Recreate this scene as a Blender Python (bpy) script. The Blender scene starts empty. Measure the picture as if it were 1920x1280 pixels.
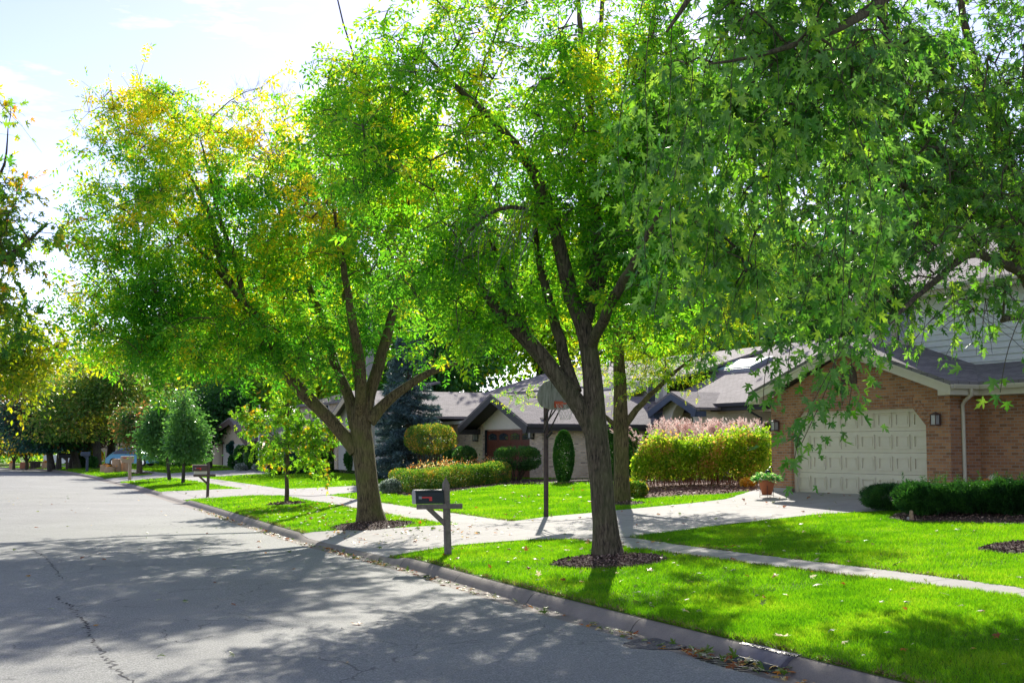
import bpy, math, random
import numpy as np
from mathutils import Vector, Matrix
R = math.radians
random.seed(7); RNG = np.random.default_rng(7)
C = bpy.context.scene.collection
SC = bpy.context.scene

# ------------------------------------------------------------------ camera, sky, sun, exposure
EYE = 2.1; FPX = 2480.0; PITCH = math.atan(198/FPX)
cam_d = bpy.data.cameras.new("camera"); cam = bpy.data.objects.new("camera", cam_d); C.objects.link(cam)
cam.location = (0, 0, EYE); cam.rotation_euler = (math.pi/2 + PITCH, 0, 0)
cam_d.sensor_width = 36; cam_d.lens = 36*FPX/1920; cam_d.clip_end = 3000
SC.camera = cam
SUN_EL = R(30); SUN_AZ = R(3.5)      # azimuth measured from +Y towards +X
w = bpy.data.worlds.new("World"); SC.world = w; w.use_nodes = True
nt = w.node_tree; nt.nodes.clear()
wo = nt.nodes.new("ShaderNodeOutputWorld"); bg = nt.nodes.new("ShaderNodeBackground")
sk = nt.nodes.new("ShaderNodeTexSky"); sk.sky_type = 'NISHITA'; sk.sun_disc = False
sk.sun_elevation = SUN_EL; sk.sun_rotation = SUN_AZ; sk.altitude = 200
sk.air_density = 0.56; sk.dust_density = 0.12; sk.ozone_density = 1.6
bg.inputs[1].default_value = 0.15
# a thin wisp of cloud low in the sky
tc = nt.nodes.new("ShaderNodeTexCoord"); mp = nt.nodes.new("ShaderNodeMapping")
mp.inputs["Scale"].default_value = (2.0, 2.0, 9.0)
nz = nt.nodes.new("ShaderNodeTexNoise"); nz.inputs["Scale"].default_value = 2.2; nz.inputs["Detail"].default_value = 7
nz.inputs["Roughness"].default_value = 0.62
cr = nt.nodes.new("ShaderNodeValToRGB"); cr.color_ramp.elements[0].position = .52; cr.color_ramp.elements[1].position = .78
mx = nt.nodes.new("ShaderNodeMixRGB"); mx.inputs[2].default_value = (7.6, 7.8, 8.2, 1)
mm = nt.nodes.new("ShaderNodeMath"); mm.operation = 'MULTIPLY'; mm.inputs[1].default_value = .6
L = nt.links.new
L(tc.outputs["Generated"], mp.inputs[0]); L(mp.outputs[0], nz.inputs[0]); L(nz.outputs[0], cr.inputs[0])
L(cr.outputs[0], mm.inputs[0]); L(mm.outputs[0], mx.inputs[0]); L(sk.outputs[0], mx.inputs[1])
tn = nt.nodes.new('ShaderNodeMixRGB'); tn.blend_type = 'MULTIPLY'; tn.inputs[0].default_value = 1; tn.inputs[2].default_value = (1.0, .79, .74, 1)
L(mx.outputs[0], tn.inputs[1]); L(tn.outputs[0], bg.inputs[0]); L(bg.outputs[0], wo.inputs[0])
sl = bpy.data.lights.new("sun", 'SUN'); sl.energy = 3.35; sl.angle = R(0.53); sl.color = (1, .94, .84)
so = bpy.data.objects.new("sun", sl); C.objects.link(so)
sd_ = Vector((math.sin(SUN_AZ)*math.cos(SUN_EL), math.cos(SUN_AZ)*math.cos(SUN_EL), math.sin(SUN_EL)))
so.rotation_euler = sd_.to_track_quat('Z', 'Y').to_euler()
SC.view_settings.view_transform = 'Standard'; SC.view_settings.look = 'None'
SC.view_settings.exposure = 1.28; SC.view_settings.gamma = 1
SC.render.engine = 'CYCLES'
SC.cycles.max_bounces = 10; SC.cycles.diffuse_bounces = 4; SC.cycles.transmission_bounces = 8
SC.cycles.glossy_bounces = 2
SC.cycles.use_denoising = True

# ------------------------------------------------------------------ picture <-> place
SP, CP = math.sin(PITCH), math.cos(PITCH)
def ray(x, y):
    dx = (x-960)/FPX; dy = (640-y)/FPX
    return Vector((dx, CP - dy*SP, SP + dy*CP))
def at(x, y, Y):
    r = ray(x, y); k = Y/r.y
    return Vector((r.x*k, Y, EYE + r.z*k))
# back edge of the kerb
KP = np.array([(9.2,-3.0),(6.3,4.0),(3.4,11.0),(.2,18.6),(-2.0,24.2),(-4.8,30.6),(-8.55,40.5),(-12.2,50.1),(-22.7,77),
               (-30.3,95),(-39.8,115.7),(-50,130),(-63,142),(-90,158),(-140,175)], float)
def _catmull(P, n):
    out = []
    P = np.vstack([2*P[0]-P[1], P, 2*P[-1]-P[-2]])
    for i in range(1, len(P)-2):
        for k in range(n):
            t = k/n
            a, b, c, d = P[i-1], P[i], P[i+1], P[i+2]
            out.append(.5*((2*b)+(-a+c)*t+(2*a-5*b+4*c-d)*t*t+(-a+3*b-3*c+d)*t**3))
    out.append(P[-2]); return np.array(out)
KC = _catmull(KP, 10)
SEG = np.diff(KC, axis=0); SL = np.hypot(SEG[:,0], SEG[:,1]); SS = np.r_[0, np.cumsum(SL)]
_tan = np.gradient(KC, axis=0); _tan /= np.hypot(_tan[:,0], _tan[:,1])[:,None]
for _ in range(6): _tan[1:-1] = (_tan[:-2]+_tan[1:-1]+_tan[2:])/3
_tan /= np.hypot(_tan[:,0], _tan[:,1])[:,None]
def K(s):
    return np.stack([np.interp(s, SS, KC[:,0]), np.interp(s, SS, KC[:,1])], -1)
def N(s):
    t = np.stack([np.interp(s, SS, _tan[:,0]), np.interp(s, SS, _tan[:,1])], -1)
    return np.stack([t[...,1], -t[...,0]], -1)
def sd(X, Y):
    X = np.atleast_1d(np.asarray(X, float)); Y = np.atleast_1d(np.asarray(Y, float))
    bs = np.zeros(len(X)); bd = np.full(len(X), 1e9); sg = np.ones(len(X))
    for i in range(len(SEG)):
        px = X-KC[i,0]; py = Y-KC[i,1]
        t = np.clip((px*SEG[i,0]+py*SEG[i,1])/SL[i]**2, 0, 1)
        ex = px-t*SEG[i,0]; ey = py-t*SEG[i,1]; d = np.hypot(ex, ey)
        m = d < bd; bd[m] = d[m]; bs[m] = SS[i]+t[m]*SL[i]
        sg[m] = np.sign(ex*SEG[i,1]-ey*SEG[i,0])[m]
    return bs, bd*sg
DRIVES_S = []           # s ranges where the kerb drops, filled in below
def dropf(s):
    f = np.zeros(np.shape(s))
    for a, b in DRIVES_S:
        f = np.maximum(f, np.clip((s-a)/.7+.5, 0, 1)*np.clip((b-s)/.7+.5, 0, 1))
    return f
def dip(s): return -0.022*np.maximum(s-147, 0) + 0.0*s
def zt(s, D):
    s = np.asarray(s, float); D = np.asarray(D, float)
    slope = np.interp(s, [35, 60, 110], [.058, .048, .04])
    z = .14 + slope*np.clip(D, 0, 14)
    z = z - dropf(s)*.09*np.clip(1-D/2.8, 0, 1)
    return z + dip(s)
def terr(X, Y):
    s, D = sd(X, Y); z = np.where(D > -.05, zt(s, D), np.where(D < -9.6, .14, 0)+dip(s)); return z
def gz(X, Y): return float(terr(X, Y)[0])
def ground(x, y):
    r = ray(x, y); z = 0.2
    for _ in range(25):
        k = (z-EYE)/r.z; X, Y = r.x*k, r.y*k; z = .5*z+.5*gz(X, Y)
    return Vector((X, Y, z))
for a, b in (((573,999),(762,1040)), ((306,922),(361,936)), ((199,897),(237,903))):
    s0 = sd(*ground(*a)[:2])[0][0]; s1 = sd(*ground(*b)[:2])[0][0]
    DRIVES_S.append((min(s0,s1), max(s0,s1)))

# ------------------------------------------------------------------ object helpers
def tag(o, label=None, cat=None, group=None, kind=None):
    if label: o['label'] = label
    if cat: o['category'] = cat
    if group: o['group'] = group
    if kind: o['kind'] = kind
    return o
def thing(name, loc, label, cat, group=None):
    o = bpy.data.objects.new(name, None); C.objects.link(o); o.location = loc; o.empty_display_size = .2
    return tag(o, label, cat, group)
def root_loc(o):
    v = Vector((0,0,0))
    while o is not None: v += o.location; o = o.parent
    return v
def link(name, me, mat, parent=None):
    if mat is not None: me.materials.append(mat)
    o = bpy.data.objects.new(name, me); C.objects.link(o)
    if parent is not None: o.parent = parent
    return o
class MB:
    """collects faces in world space, then becomes one mesh object"""
    def __init__(s): s.v = []; s.f = []; s.sm = []
    def face(s, pts, smooth=False):
        i = len(s.v); s.v += [tuple(p) for p in pts]; s.f.append(tuple(range(i, i+len(pts)))); s.sm.append(smooth)
    def grid(s, rows, smooth=True, closeu=False):
        i = len(s.v); n = len(rows[0])
        for r in rows: s.v += [tuple(p) for p in r]
        for a in range(len(rows)-1):
            for b in range(n-1 + (1 if closeu else 0)):
                c = (b+1) % n
                s.f.append((i+a*n+b, i+a*n+c, i+(a+1)*n+c, i+(a+1)*n+b)); s.sm.append(smooth)
    def hexa(s, p):   # p: 8 corners, bottom 4 ccw then top 4
        i = len(s.v); s.v += [tuple(q) for q in p]
        for f in ((3,2,1,0),(4,5,6,7),(0,1,5,4),(1,2,6,5),(2,3,7,6),(3,0,4,7)):
            s.f.append(tuple(i+k for k in f)); s.sm.append(False)
    def box(s, x0, x1, y0, y1, z0, z1, tf=None):
        p = [(x0,y0,z0),(x1,y0,z0),(x1,y1,z0),(x0,y1,z0),(x0,y0,z1),(x1,y0,z1),(x1,y1,z1),(x0,y1,z1)]
        s.hexa([tf(*q) if tf else q for q in p])
    def prism(s, poly, off):  # poly: list of points, off: vector
        off = Vector(off); a = [Vector(p) for p in poly]; b = [p+off for p in a]; n = len(a)
        s.face(a[::-1]); s.face(b)
        for i in range(n): s.face([a[i], a[(i+1)%n], b[(i+1)%n], b[i]])
    def tube(s, path, rad, n=8, cap=True, wob=0.0):
        path = [Vector(p) for p in path]
        if not hasattr(rad, '__len__'): rad = [rad]*len(path)
        rows = []; pt = None; ref = None
        for i, p in enumerate(path):
            t = (path[min(i+1,len(path)-1)]-path[max(i-1,0)])
            if t.length < 1e-9: t = Vector((0,0,1))
            t.normalize()
            if ref is None:
                ref = t.orthogonal().normalized()
            else:
                ref = ref - t*ref.dot(t)
                ref = ref.normalized() if ref.length > 1e-6 else t.orthogonal().normalized()
            b = t.cross(ref)
            rows.append([p + (ref*math.cos(k*2*math.pi/n)+b*math.sin(k*2*math.pi/n))*rad[i]*(1+wob*math.sin(k*5.1+i*.7)) for k in range(n)])
        s.grid(rows, True, True)
        if cap: s.face(rows[0][::-1]); s.face(rows[-1])
    def lathe(s, c, prof, n=16):
        rows = [[(c[0]+r*math.cos(k*2*math.pi/n), c[1]+r*math.sin(k*2*math.pi/n), c[2]+z) for k in range(n)] for r, z in prof]
        s.grid(rows, True, True); s.face(rows[0][::-1]); s.face(rows[-1])
    def build(s, name, mat, parent=None, uv=True):
        me = bpy.data.meshes.new(name)
        o0 = root_loc(parent) if parent is not None else Vector((0,0,0))
        me.from_pydata([(a-o0.x, b-o0.y, c-o0.z) for a, b, c in s.v], [], s.f); me.update()
        me.polygons.foreach_set("use_smooth", s.sm)
        if uv: metre_uv(me, s.v)
        return link(name, me, mat, parent)
def metre_uv(me, V):
    ul = me.uv_layers.new(name="m"); V = np.array(V); out = np.zeros(len(me.loops)*2)
    for p in me.polygons:
        n = p.normal; t = Vector((-n.y, n.x, 0))
        if t.length < .05: t = Vector((1,0,0))
        t.normalize(); b = n.cross(t)
        for li in p.loop_indices:
            q = V[me.loops[li].vertex_index]
            out[2*li] = q[0]*t.x+q[1]*t.y+q[2]*t.z; out[2*li+1] = q[0]*b.x+q[1]*b.y+q[2]*b.z
    ul.data.foreach_set("uv", out)
def np_mesh(name, V, F, mat, parent=None, smooth=False):
    """V (n,3) world, F (m,k) constant face size"""
    me = bpy.data.meshes.new(name); V = np.asarray(V, np.float32)
    if parent is not None: V = V - np.array(root_loc(parent), np.float32)
    n, (m, k) = len(V), F.shape
    me.vertices.add(n); me.vertices.foreach_set("co", V.ravel())
    me.loops.add(m*k); me.loops.foreach_set("vertex_index", F.ravel().astype(np.int32))
    me.polygons.add(m); me.polygons.foreach_set("loop_start", np.arange(0, m*k, k, dtype=np.int32))
    me.polygons.foreach_set("loop_total", np.full(m, k, np.int32))
    me.polygons.foreach_set("use_smooth", np.full(m, smooth))
    me.update(calc_edges=True)
    return link(name, me, mat, parent)

# ------------------------------------------------------------------ materials
def newmat(name):
    m = bpy.data.materials.new(name); m.use_nodes = True; t = m.node_tree
    return m, t, t.nodes["Principled BSDF"], t.nodes["Material Output"]
def ramp(t, src, stops):
    r = t.nodes.new("ShaderNodeValToRGB"); e = r.color_ramp.elements
    while len(e) < len(stops): e.new(.5)
    for q, (p, c) in zip(e, stops):
        q.position = p; q.color = (c[0], c[1], c[2], 1)
    t.links.new(src, r.inputs[0]); return r.outputs[0]
def noise(t, scale, detail=4, rough=.55, vec=None, dist=0.0):
    n = t.nodes.new("ShaderNodeTexNoise"); n.inputs["Scale"].default_value = scale; n.inputs["Detail"].default_value = detail
    n.inputs["Roughness"].default_value = rough; n.inputs["Distortion"].default_value = dist
    if vec is not None: t.links.new(vec, n.inputs["Vector"])
    return n.outputs[0]
def objco(t): return t.nodes.new("ShaderNodeTexCoord").outputs["Object"]
def worldco(t): return t.nodes.new("ShaderNodeNewGeometry").outputs["Position"]
def math_(t, op, a, b=None, clamp=False):
    n = t.nodes.new("ShaderNodeMath"); n.operation = op; n.use_clamp = clamp
    for i, q in enumerate((a, b)):
        if q is None: continue
        if isinstance(q, (int, float)): n.inputs[i].default_value = q
        else: t.links.new(q, n.inputs[i])
    return n.outputs[0]
def mixc(t, f, a, b, mode='MIX'):
    n = t.nodes.new("ShaderNodeMixRGB"); n.blend_type = mode
    for i, q in enumerate((f, a, b)):
        if isinstance(q, (int, float)): n.inputs[i].default_value = q
        elif isinstance(q, tuple): n.inputs[i].default_value = (*q, 1)
        else: t.links.new(q, n.inputs[i])
    return n.outputs[0]
def bump(t, p, h, strength=.4, dist=.01):
    b = t.nodes.new("ShaderNodeBump"); b.inputs["Strength"].default_value = strength; b.inputs["Distance"].default_value = dist
    t.links.new(h, b.inputs["Height"]); t.links.new(b.outputs[0], p.inputs["Normal"])
_plain = {}
def plain(name, col, rough=.6, metal=0.0, var=.12, scale=6.0, bmp=.15):
    if name in _plain: return _plain[name]
    m, t, p, o = newmat(name); v = worldco(t)
    n = noise(t, scale, 5, .6, v)
    lo = tuple(c*(1-var) for c in col); hi = tuple(min(1, c*(1+var)) for c in col)
    t.links.new(ramp(t, n, [(.3, lo), (.7, hi)]), p.inputs["Base Color"])
    p.inputs["Roughness"].default_value = rough; p.inputs["Metallic"].default_value = metal
    if bmp: bump(t, p, noise(t, scale*8, 3, .6, v), bmp, .004)
    _plain[name] = m; return m
def leafmat(name, stops, trans=.5, tcol=1.5, rough=.45, scale=.5, spread=.55, yellow=None, gain=1.7, tb=.45, pale=None):
    """stops: colours of the leaves themselves, picked leaf by leaf and clump by clump"""
    stops = [(p_, tuple(min(.75, q*gain) for q in c_)) for p_, c_ in stops]
    m, t, p, o = newmat(name); g = t.nodes.new("ShaderNodeNewGeometry")
    n = noise(t, scale, 3, .6, g.outputs["Position"])
    n2 = math_(t, 'MULTIPLY', math_(t, 'SUBTRACT', n, .5), 2.2)
    rnd = math_(t, 'MULTIPLY', math_(t, 'SUBTRACT', g.outputs["Random Per Island"], .5), spread)
    f = math_(t, 'ADD', math_(t, 'ADD', n2, rnd), .5)
    if yellow:  # height over which the crown turns
        z0, z1, amt = yellow
        sp = t.nodes.new("ShaderNodeSeparateXYZ"); t.links.new(g.outputs["Position"], sp.inputs[0])
        k = math_(t, 'MULTIPLY', math_(t, 'SUBTRACT', sp.outputs[2], z0), amt/(z1-z0))
        f = math_(t, 'ADD', f, k)
    col = ramp(t, f, stops)
    if pale: col = mixc(t, math_(t, 'MULTIPLY', g.outputs['Backfacing'], .28), col, pale)
    t.links.new(col, p.inputs["Base Color"]); p.inputs["Roughness"].default_value = rough
    p.inputs["Specular IOR Level"].default_value = .35
    tr = t.nodes.new("ShaderNodeBsdfTranslucent")
    tc_ = mixc(t, 1.0, col, (tcol, tcol*(1.12 if tb < .6 else 1), tcol*tb), 'MULTIPLY'); t.links.new(tc_, tr.inputs[0])
    mxs = t.nodes.new("ShaderNodeMixShader"); mxs.inputs[0].default_value = trans
    t.links.new(p.outputs[0], mxs.inputs[1]); t.links.new(tr.outputs[0], mxs.inputs[2]); t.links.new(mxs.outputs[0], o.inputs[0])
    return m
def uvm(t):
    u = t.nodes.new("ShaderNodeUVMap"); u.uv_map = "m"; return u.outputs[0]
def brickmat(name, c1, c2, dark, mortar, bw=.21, bh=.071, darkp=.25, ms=.011):
    m, t, p, o = newmat(name); uv = uvm(t)
    b = t.nodes.new("ShaderNodeTexBrick"); t.links.new(uv, b.inputs[0]); b.inputs["Scale"].default_value = 1
    b.inputs["Brick Width"].default_value = bw; b.inputs["Row Height"].default_value = bh; b.inputs["Mortar Size"].default_value = ms*.75
    b.inputs["Mortar Smooth"].default_value = .2; b.inputs["Bias"].default_value = 0
    b.inputs["Color1"].default_value = (0,0,0,1); b.inputs["Color2"].default_value = (1,1,1,1); b.inputs["Mortar"].default_value = (.5,.5,.5,1)
    col = ramp(t, b.outputs[0], [(0, dark), (darkp, c1), (.7, c2), (1, tuple(min(1, x*1.25) for x in c2))])
    col = mixc(t, .35, col, ramp(t, noise(t, 9, 5, .7, uv), [(.3, c1), (.7, c2)]))
    col = mixc(t, b.outputs[1], col, mortar)
    col = mixc(t, .22, col, ramp(t, noise(t, .8, 4, .6, uv), [(.3, (.2,.2,.2)), (.7, (1,1,1))]), 'MULTIPLY')
    t.links.new(col, p.inputs["Base Color"]); p.inputs["Roughness"].default_value = .88
    h = math_(t, 'SUBTRACT', math_(t, 'MULTIPLY', noise(t, 40, 4, .7, uv), .3), b.outputs[1])
    bump(t, p, h, .6, .006); return m
def shinglemat(name, c1, c2, rw=.33, rh=.14):
    m, t, p, o = newmat(name); uv = uvm(t)
    b = t.nodes.new("ShaderNodeTexBrick"); t.links.new(uv, b.inputs[0]); b.inputs["Scale"].default_value = 1
    b.inputs["Brick Width"].default_value = rw; b.inputs["Row Height"].default_value = rh; b.inputs["Mortar Size"].default_value = .009
    b.inputs["Mortar Smooth"].default_value = .5
    b.inputs["Color1"].default_value = (0,0,0,1); b.inputs["Color2"].default_value = (1,1,1,1); b.inputs["Mortar"].default_value = (0,0,0,1)
    col = ramp(t, b.outputs[0], [(0, c1), (1, c2)])
    col = mixc(t, .3, col, ramp(t, noise(t, 60, 3, .7, uv), [(.35, tuple(x*.5 for x in c1)), (.65, tuple(x*1.3 for x in c2))]))
    col = mixc(t, .3, col, ramp(t, noise(t, .9, 4, .6, uv), [(.3, (.45,.45,.45)), (.7, (1,1,1))]), 'MULTIPLY')
    col = mixc(t, math_(t, 'MULTIPLY', b.outputs[1], .75), col, tuple(x*.25 for x in c1))
    t.links.new(col, p.inputs["Base Color"]); p.inputs["Roughness"].default_value = .9
    bump(t, p, math_(t, 'SUBTRACT', noise(t, 90, 2, .6, uv), b.outputs[1]), .7, .008); return m
def barkmat(name, c1, c2, c3=(.1,.11,.04)):
    m, t, p, o = newmat(name); v = worldco(t)
    mp = t.nodes.new("ShaderNodeMapping"); mp.inputs["Scale"].default_value = (26, 26, 4.5); t.links.new(v, mp.inputs[0])
    n = noise(t, 1, 6, .65, mp.outputs[0], .6)
    mp2 = t.nodes.new('ShaderNodeMapping'); mp2.inputs['Scale'].default_value = (55, 55, 8); t.links.new(v, mp2.inputs[0])
    n = math_(t, 'ADD', math_(t, 'MULTIPLY', n, .6), math_(t, 'MULTIPLY', noise(t, 1, 5, .7, mp2.outputs[0], .8), .4))
    col = ramp(t, n, [(.40, tuple(x*.18 for x in c1)), (.49, c1), (.62, c2)])
    col = mixc(t, ramp(t, noise(t, 1.6, 3, .6, v), [(.45, (0,0,0)), (.7, (.6,.6,.6))]), col, c3)
    t.links.new(col, p.inputs["Base Color"]); p.inputs["Roughness"].default_value = .92
    bump(t, p, n, 1.0, .035); return m
def asphaltmat():
    m, t, p, o = newmat("asphalt"); v = worldco(t)
    g = noise(t, 55, 3, .8, v)
    col = ramp(t, g, [(.32, (.135,.14,.135)), (.5, (.305,.31,.285)), (.68, (.52,.515,.48))])
    col = mixc(t, .35, col, ramp(t, noise(t, 17, 4, .8, v), [(.35, (.45,.45,.45)), (.6, (1,1,1))]), 'MULTIPLY')
    col = mixc(t, .55, col, ramp(t, noise(t, .35, 5, .6, v), [(.3, (.66,.66,.66)), (.7, (1,1,1))]), 'MULTIPLY')
    # fine crazing that comes and goes
    vn = t.nodes.new("ShaderNodeTexVoronoi"); vn.feature = 'DISTANCE_TO_EDGE'; vn.inputs["Scale"].default_value = .33
    nn = t.nodes.new("ShaderNodeTexNoise"); nn.inputs["Scale"].default_value = 1.3; nn.inputs["Detail"].default_value = 6; t.links.new(v, nn.inputs[0])
    vm = t.nodes.new("ShaderNodeVectorMath"); vm.operation = 'MULTIPLY_ADD'; t.links.new(nn.outputs["Color"], vm.inputs[0])
    vm.inputs[1].default_value = (.9,.9,0); t.links.new(v, vm.inputs[2]); t.links.new(vm.outputs[0], vn.inputs["Vector"])
    ck = math_(t, 'LESS_THAN', vn.outputs["Distance"], .003)
    mk = math_(t, 'GREATER_THAN', noise(t, .5, 3, .6, v), .5)
    col = mixc(t, math_(t, 'MULTIPLY', math_(t, 'MULTIPLY', ck, mk), .5), col, (.05,.05,.055))
    t.links.new(col, p.inputs["Base Color"]); p.inputs["Roughness"].default_value = .82
    p.inputs["Specular IOR Level"].default_value = .3
    bump(t, p, g, .7, .012); return m
def concretemat(name, c, joint=None, spot=.8):
    m, t, p, o = newmat(name); v = worldco(t)
    a = noise(t, 3, 6, .65, v); b = noise(t, 80, 3, .7, v)
    col = ramp(t, a, [(.3, tuple(x*.78 for x in c)), (.7, tuple(x*1.08 for x in c))])
    col = mixc(t, .35, col, ramp(t, b, [(.3, tuple(x*.5 for x in c)), (.7, tuple(min(1, x*1.35) for x in c))]))
    col = mixc(t, .5, col, ramp(t, noise(t, .5, 4, .6, v), [(.35, (.7,.7,.7)), (.65, (1,1,1))]), 'MULTIPLY')
    if joint:
        sp = t.nodes.new("ShaderNodeSeparateXYZ"); t.links.new(uvm(t), sp.inputs[0])
        for k, J in enumerate(joint):
            if J:
                mdl = math_(t, 'MODULO', math_(t, 'ADD', sp.outputs[k], 100), J)
                col = mixc(t, math_(t, 'MULTIPLY', math_(t, 'LESS_THAN', mdl, .03), .85), col, tuple(x*.25 for x in c))
    t.links.new(col, p.inputs["Base Color"]); p.inputs["Roughness"].default_value = .85; p.inputs["Specular IOR Level"].default_value = .3
    bump(t, p, b, .35, .006); return m
def soilmat(name, c1, c2, scale=14):
    m, t, p, o = newmat(name); v = worldco(t)
    n = noise(t, scale, 6, .7, v)
    t.links.new(ramp(t, n, [(.35, c1), (.65, c2)]), p.inputs["Base Color"]); p.inputs["Roughness"].default_value = .95
    bump(t, p, n, 1, .04); return m
def turfmat():
    m, t, p, o = newmat("turf"); v = worldco(t)
    n = noise(t, 30, 4, .7, v)
    col = ramp(t, n, [(.3, (.06,.11,.01)), (.7, (.15,.24,.014))])
    col = mixc(t, .5, col, ramp(t, noise(t, .6, 4, .6, v), [(.35, (.7,.8,.7)), (.65, (1,1,1))]), 'MULTIPLY')
    t.links.new(col, p.inputs["Base Color"]); p.inputs["Roughness"].default_value = .9; p.inputs["Specular IOR Level"].default_value = .2
    bump(t, p, n, 1, .05); return m
M = {}
M['asphalt'] = asphaltmat()
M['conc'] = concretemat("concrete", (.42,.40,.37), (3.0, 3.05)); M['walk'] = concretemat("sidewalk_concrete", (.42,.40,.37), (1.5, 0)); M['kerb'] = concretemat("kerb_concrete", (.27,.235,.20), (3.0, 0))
M['turf'] = turfmat()
M['mulch'] = soilmat("mulch", (.02,.012,.009), (.12,.07,.05)); M['rmulch'] = soilmat("red_mulch", (.06,.022,.012), (.22,.09,.05))
M['bark'] = barkmat("bark_grey", (.085,.062,.038), (.19,.145,.095), (.12,.12,.05)); M['bark2'] = barkmat("bark_moss", (.10,.075,.035), (.21,.165,.08), (.13,.14,.03))
M['bark3'] = barkmat("bark_dark", (.05,.04,.035), (.12,.1,.08))
M['twig'] = plain("dead_twig", (.2,.18,.16), .9); M['twigpale'] = plain("bare_crown_bark", (.32,.30,.29), .9)
M['brick'] = brickmat("red_brick", (.36,.15,.065), (.48,.235,.105), (.18,.09,.045), (.34,.30,.25))
M['soldier'] = brickmat("soldier_brick", (.34,.15,.08), (.45,.21,.12), (.2,.1,.06), (.34,.30,.25), .085, .24)
M['wbrick'] = brickmat("pale_brick", (.60,.44,.28), (.72,.57,.40), (.2,.13,.12), (.55,.52,.47), .21, .071, .14)
M['shingle'] = shinglemat("shingle_grey", (.16,.15,.15), (.27,.25,.245)); M['shingle2'] = shinglemat("shingle_brown", (.2,.175,.17), (.33,.29,.28))
M['cream'] = plain("cream_paint", (.62,.57,.44), .5, var=.04, bmp=.05); M['door1'] = plain("cream_door", (.68,.63,.49), .45, var=.03, bmp=.04)
M['siding'] = plain("siding_vinyl", (.74,.75,.72), .5, var=.04, bmp=.05)
M['stucco'] = plain("stucco", (.70,.65,.55), .9, var=.05, bmp=.3); M['stuccob'] = plain("stucco_beige", (.56,.46,.33), .9, var=.05, bmp=.3)
M['trimdk'] = plain("dark_trim", (.035,.032,.036), .6, var=.1); M['brown'] = plain("brown_trim", (.09,.05,.04), .6)
M['door2'] = plain("mahogany_door", (.13,.035,.022), .5, var=.25, scale=9)
M['black'] = plain("black_metal", (.015,.015,.017), .35, .3, var=.1); M['blackp'] = plain("black_paint", (.012,.02,.024), .55, var=.1, bmp=0)
M['iron'] = plain("cast_iron", (.13,.12,.14), .8, .0, var=.25, scale=12); M['rust'] = plain("rusty_pole", (.07,.05,.045), .7, .3, var=.5, scale=5)
M['red'] = plain("red_paint", (.65,.03,.03), .4, var=.08, bmp=0); M['orangepaint'] = plain("rim_orange", (.5,.09,.03), .6, var=.2)
M['white'] = plain("white_paint", (.75,.75,.74), .5, var=.05, bmp=0); M['cloth'] = plain("net_cord", (.6,.57,.5), .9)
M['wood'] = plain("weathered_wood", (.19,.155,.13), .85, var=.3, scale=14, bmp=.5); M['wooddk'] = plain("brown_wood", (.10,.07,.055), .8, var=.25, scale=12, bmp=.4)
M['tan'] = plain("tan_plastic", (.42,.31,.2), .5, var=.06); M['paper'] = plain("brown_paper", (.50,.33,.2), .9, var=.15, scale=8, bmp=.5)
M['terra'] = plain("terracotta", (.42,.13,.05), .8, var=.12); M['rubber'] = plain("tyre_rubber", (.02,.02,.02), .8)
M['carblue'] = plain("car_paint_blue", (.10,.30,.40), .25, .2, var=.03, bmp=0); M['carwhite'] = plain("car_paint_white", (.78,.78,.8), .3, var=.03, bmp=0)
M['chrome'] = plain("bright_metal", (.6,.6,.6), .25, .9, var=.05, bmp=0); M['grey'] = plain("grey_metal", (.25,.26,.28), .5, .4)
M['orange'] = plain("orange_leaf_blob", (.62,.16,.02), .8, var=.3, scale=25); M['conorange'] = plain("cone_orange", (.8,.12,.03), .5, bmp=0)
M['navy'] = plain("flag_blue", (.03,.04,.16), .8, bmp=0); M['cream_pump'] = plain("pumpkin_cream", (.6,.52,.4), .6)
M['stone'] = plain("pale_stone", (.45,.42,.38), .9, var=.2, scale=20, bmp=.5); M['porch'] = plain("porch_soffit", (.32,.24,.16), .8)
def glassmat():
    m, t, p, o = newmat("window_glass"); p.inputs["Base Color"].default_value = (.03,.04,.05,1); p.inputs["Roughness"].default_value = .06
    p.inputs["Specular IOR Level"].default_value = .9; bump(t, p, noise(t, 2.5, 2, .5, worldco(t)), .06, .05); return m
M['glass'] = glassmat()
def boardmat():
    m, t, p, o = newmat("backboard"); v = worldco(t)
    mp = t.nodes.new("ShaderNodeMapping"); mp.inputs["Scale"].default_value = (14, 14, 2.2); t.links.new(v, mp.inputs[0])
    a = noise(t, 1, 6, .7, mp.outputs[0])
    t.links.new(ramp(t, a, [(.35, (.10,.11,.07)), (.5, (.26,.27,.22)), (.7, (.36,.36,.31))]), p.inputs["Base Color"]); p.inputs["Roughness"].default_value = .8; return m
M['board'] = boardmat()
G1, G2, YG, YY, OR = (.03,.095,.008), (.055,.15,.012), (.13,.23,.014), (.36,.27,.012), (.42,.13,.012)
M['ash1'] = leafmat("ash_leaves_green", [(.0, (.024,.078,.010)), (.4, (.048,.128,.010)), (.66, (.09,.175,.012)), (.86, (.17,.22,.014)), (1, (.30,.24,.012))], .55, 2.2, yellow=(5, 13, .3), gain=2.1)
M['ash2'] = leafmat("ash_leaves_yellowing", [(.0, (.018,.075,.010)), (.35, (.04,.125,.010)), (.6, (.09,.17,.012)), (.82, (.20,.22,.012)), (1, (.34,.22,.012))], .55, 2.2, yellow=(6, 12, .38), scale=.55, gain=2.1)
M['maple'] = leafmat("silver_maple_leaves", [(.0, (.016,.052,.012)), (.5, (.034,.095,.013)), (.85, (.075,.15,.015)), (1, (.14,.20,.018))], .45, 2.2, rough=.34, scale=.7, spread=.8, pale=(.22,.30,.15), gain=2.15)
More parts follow.
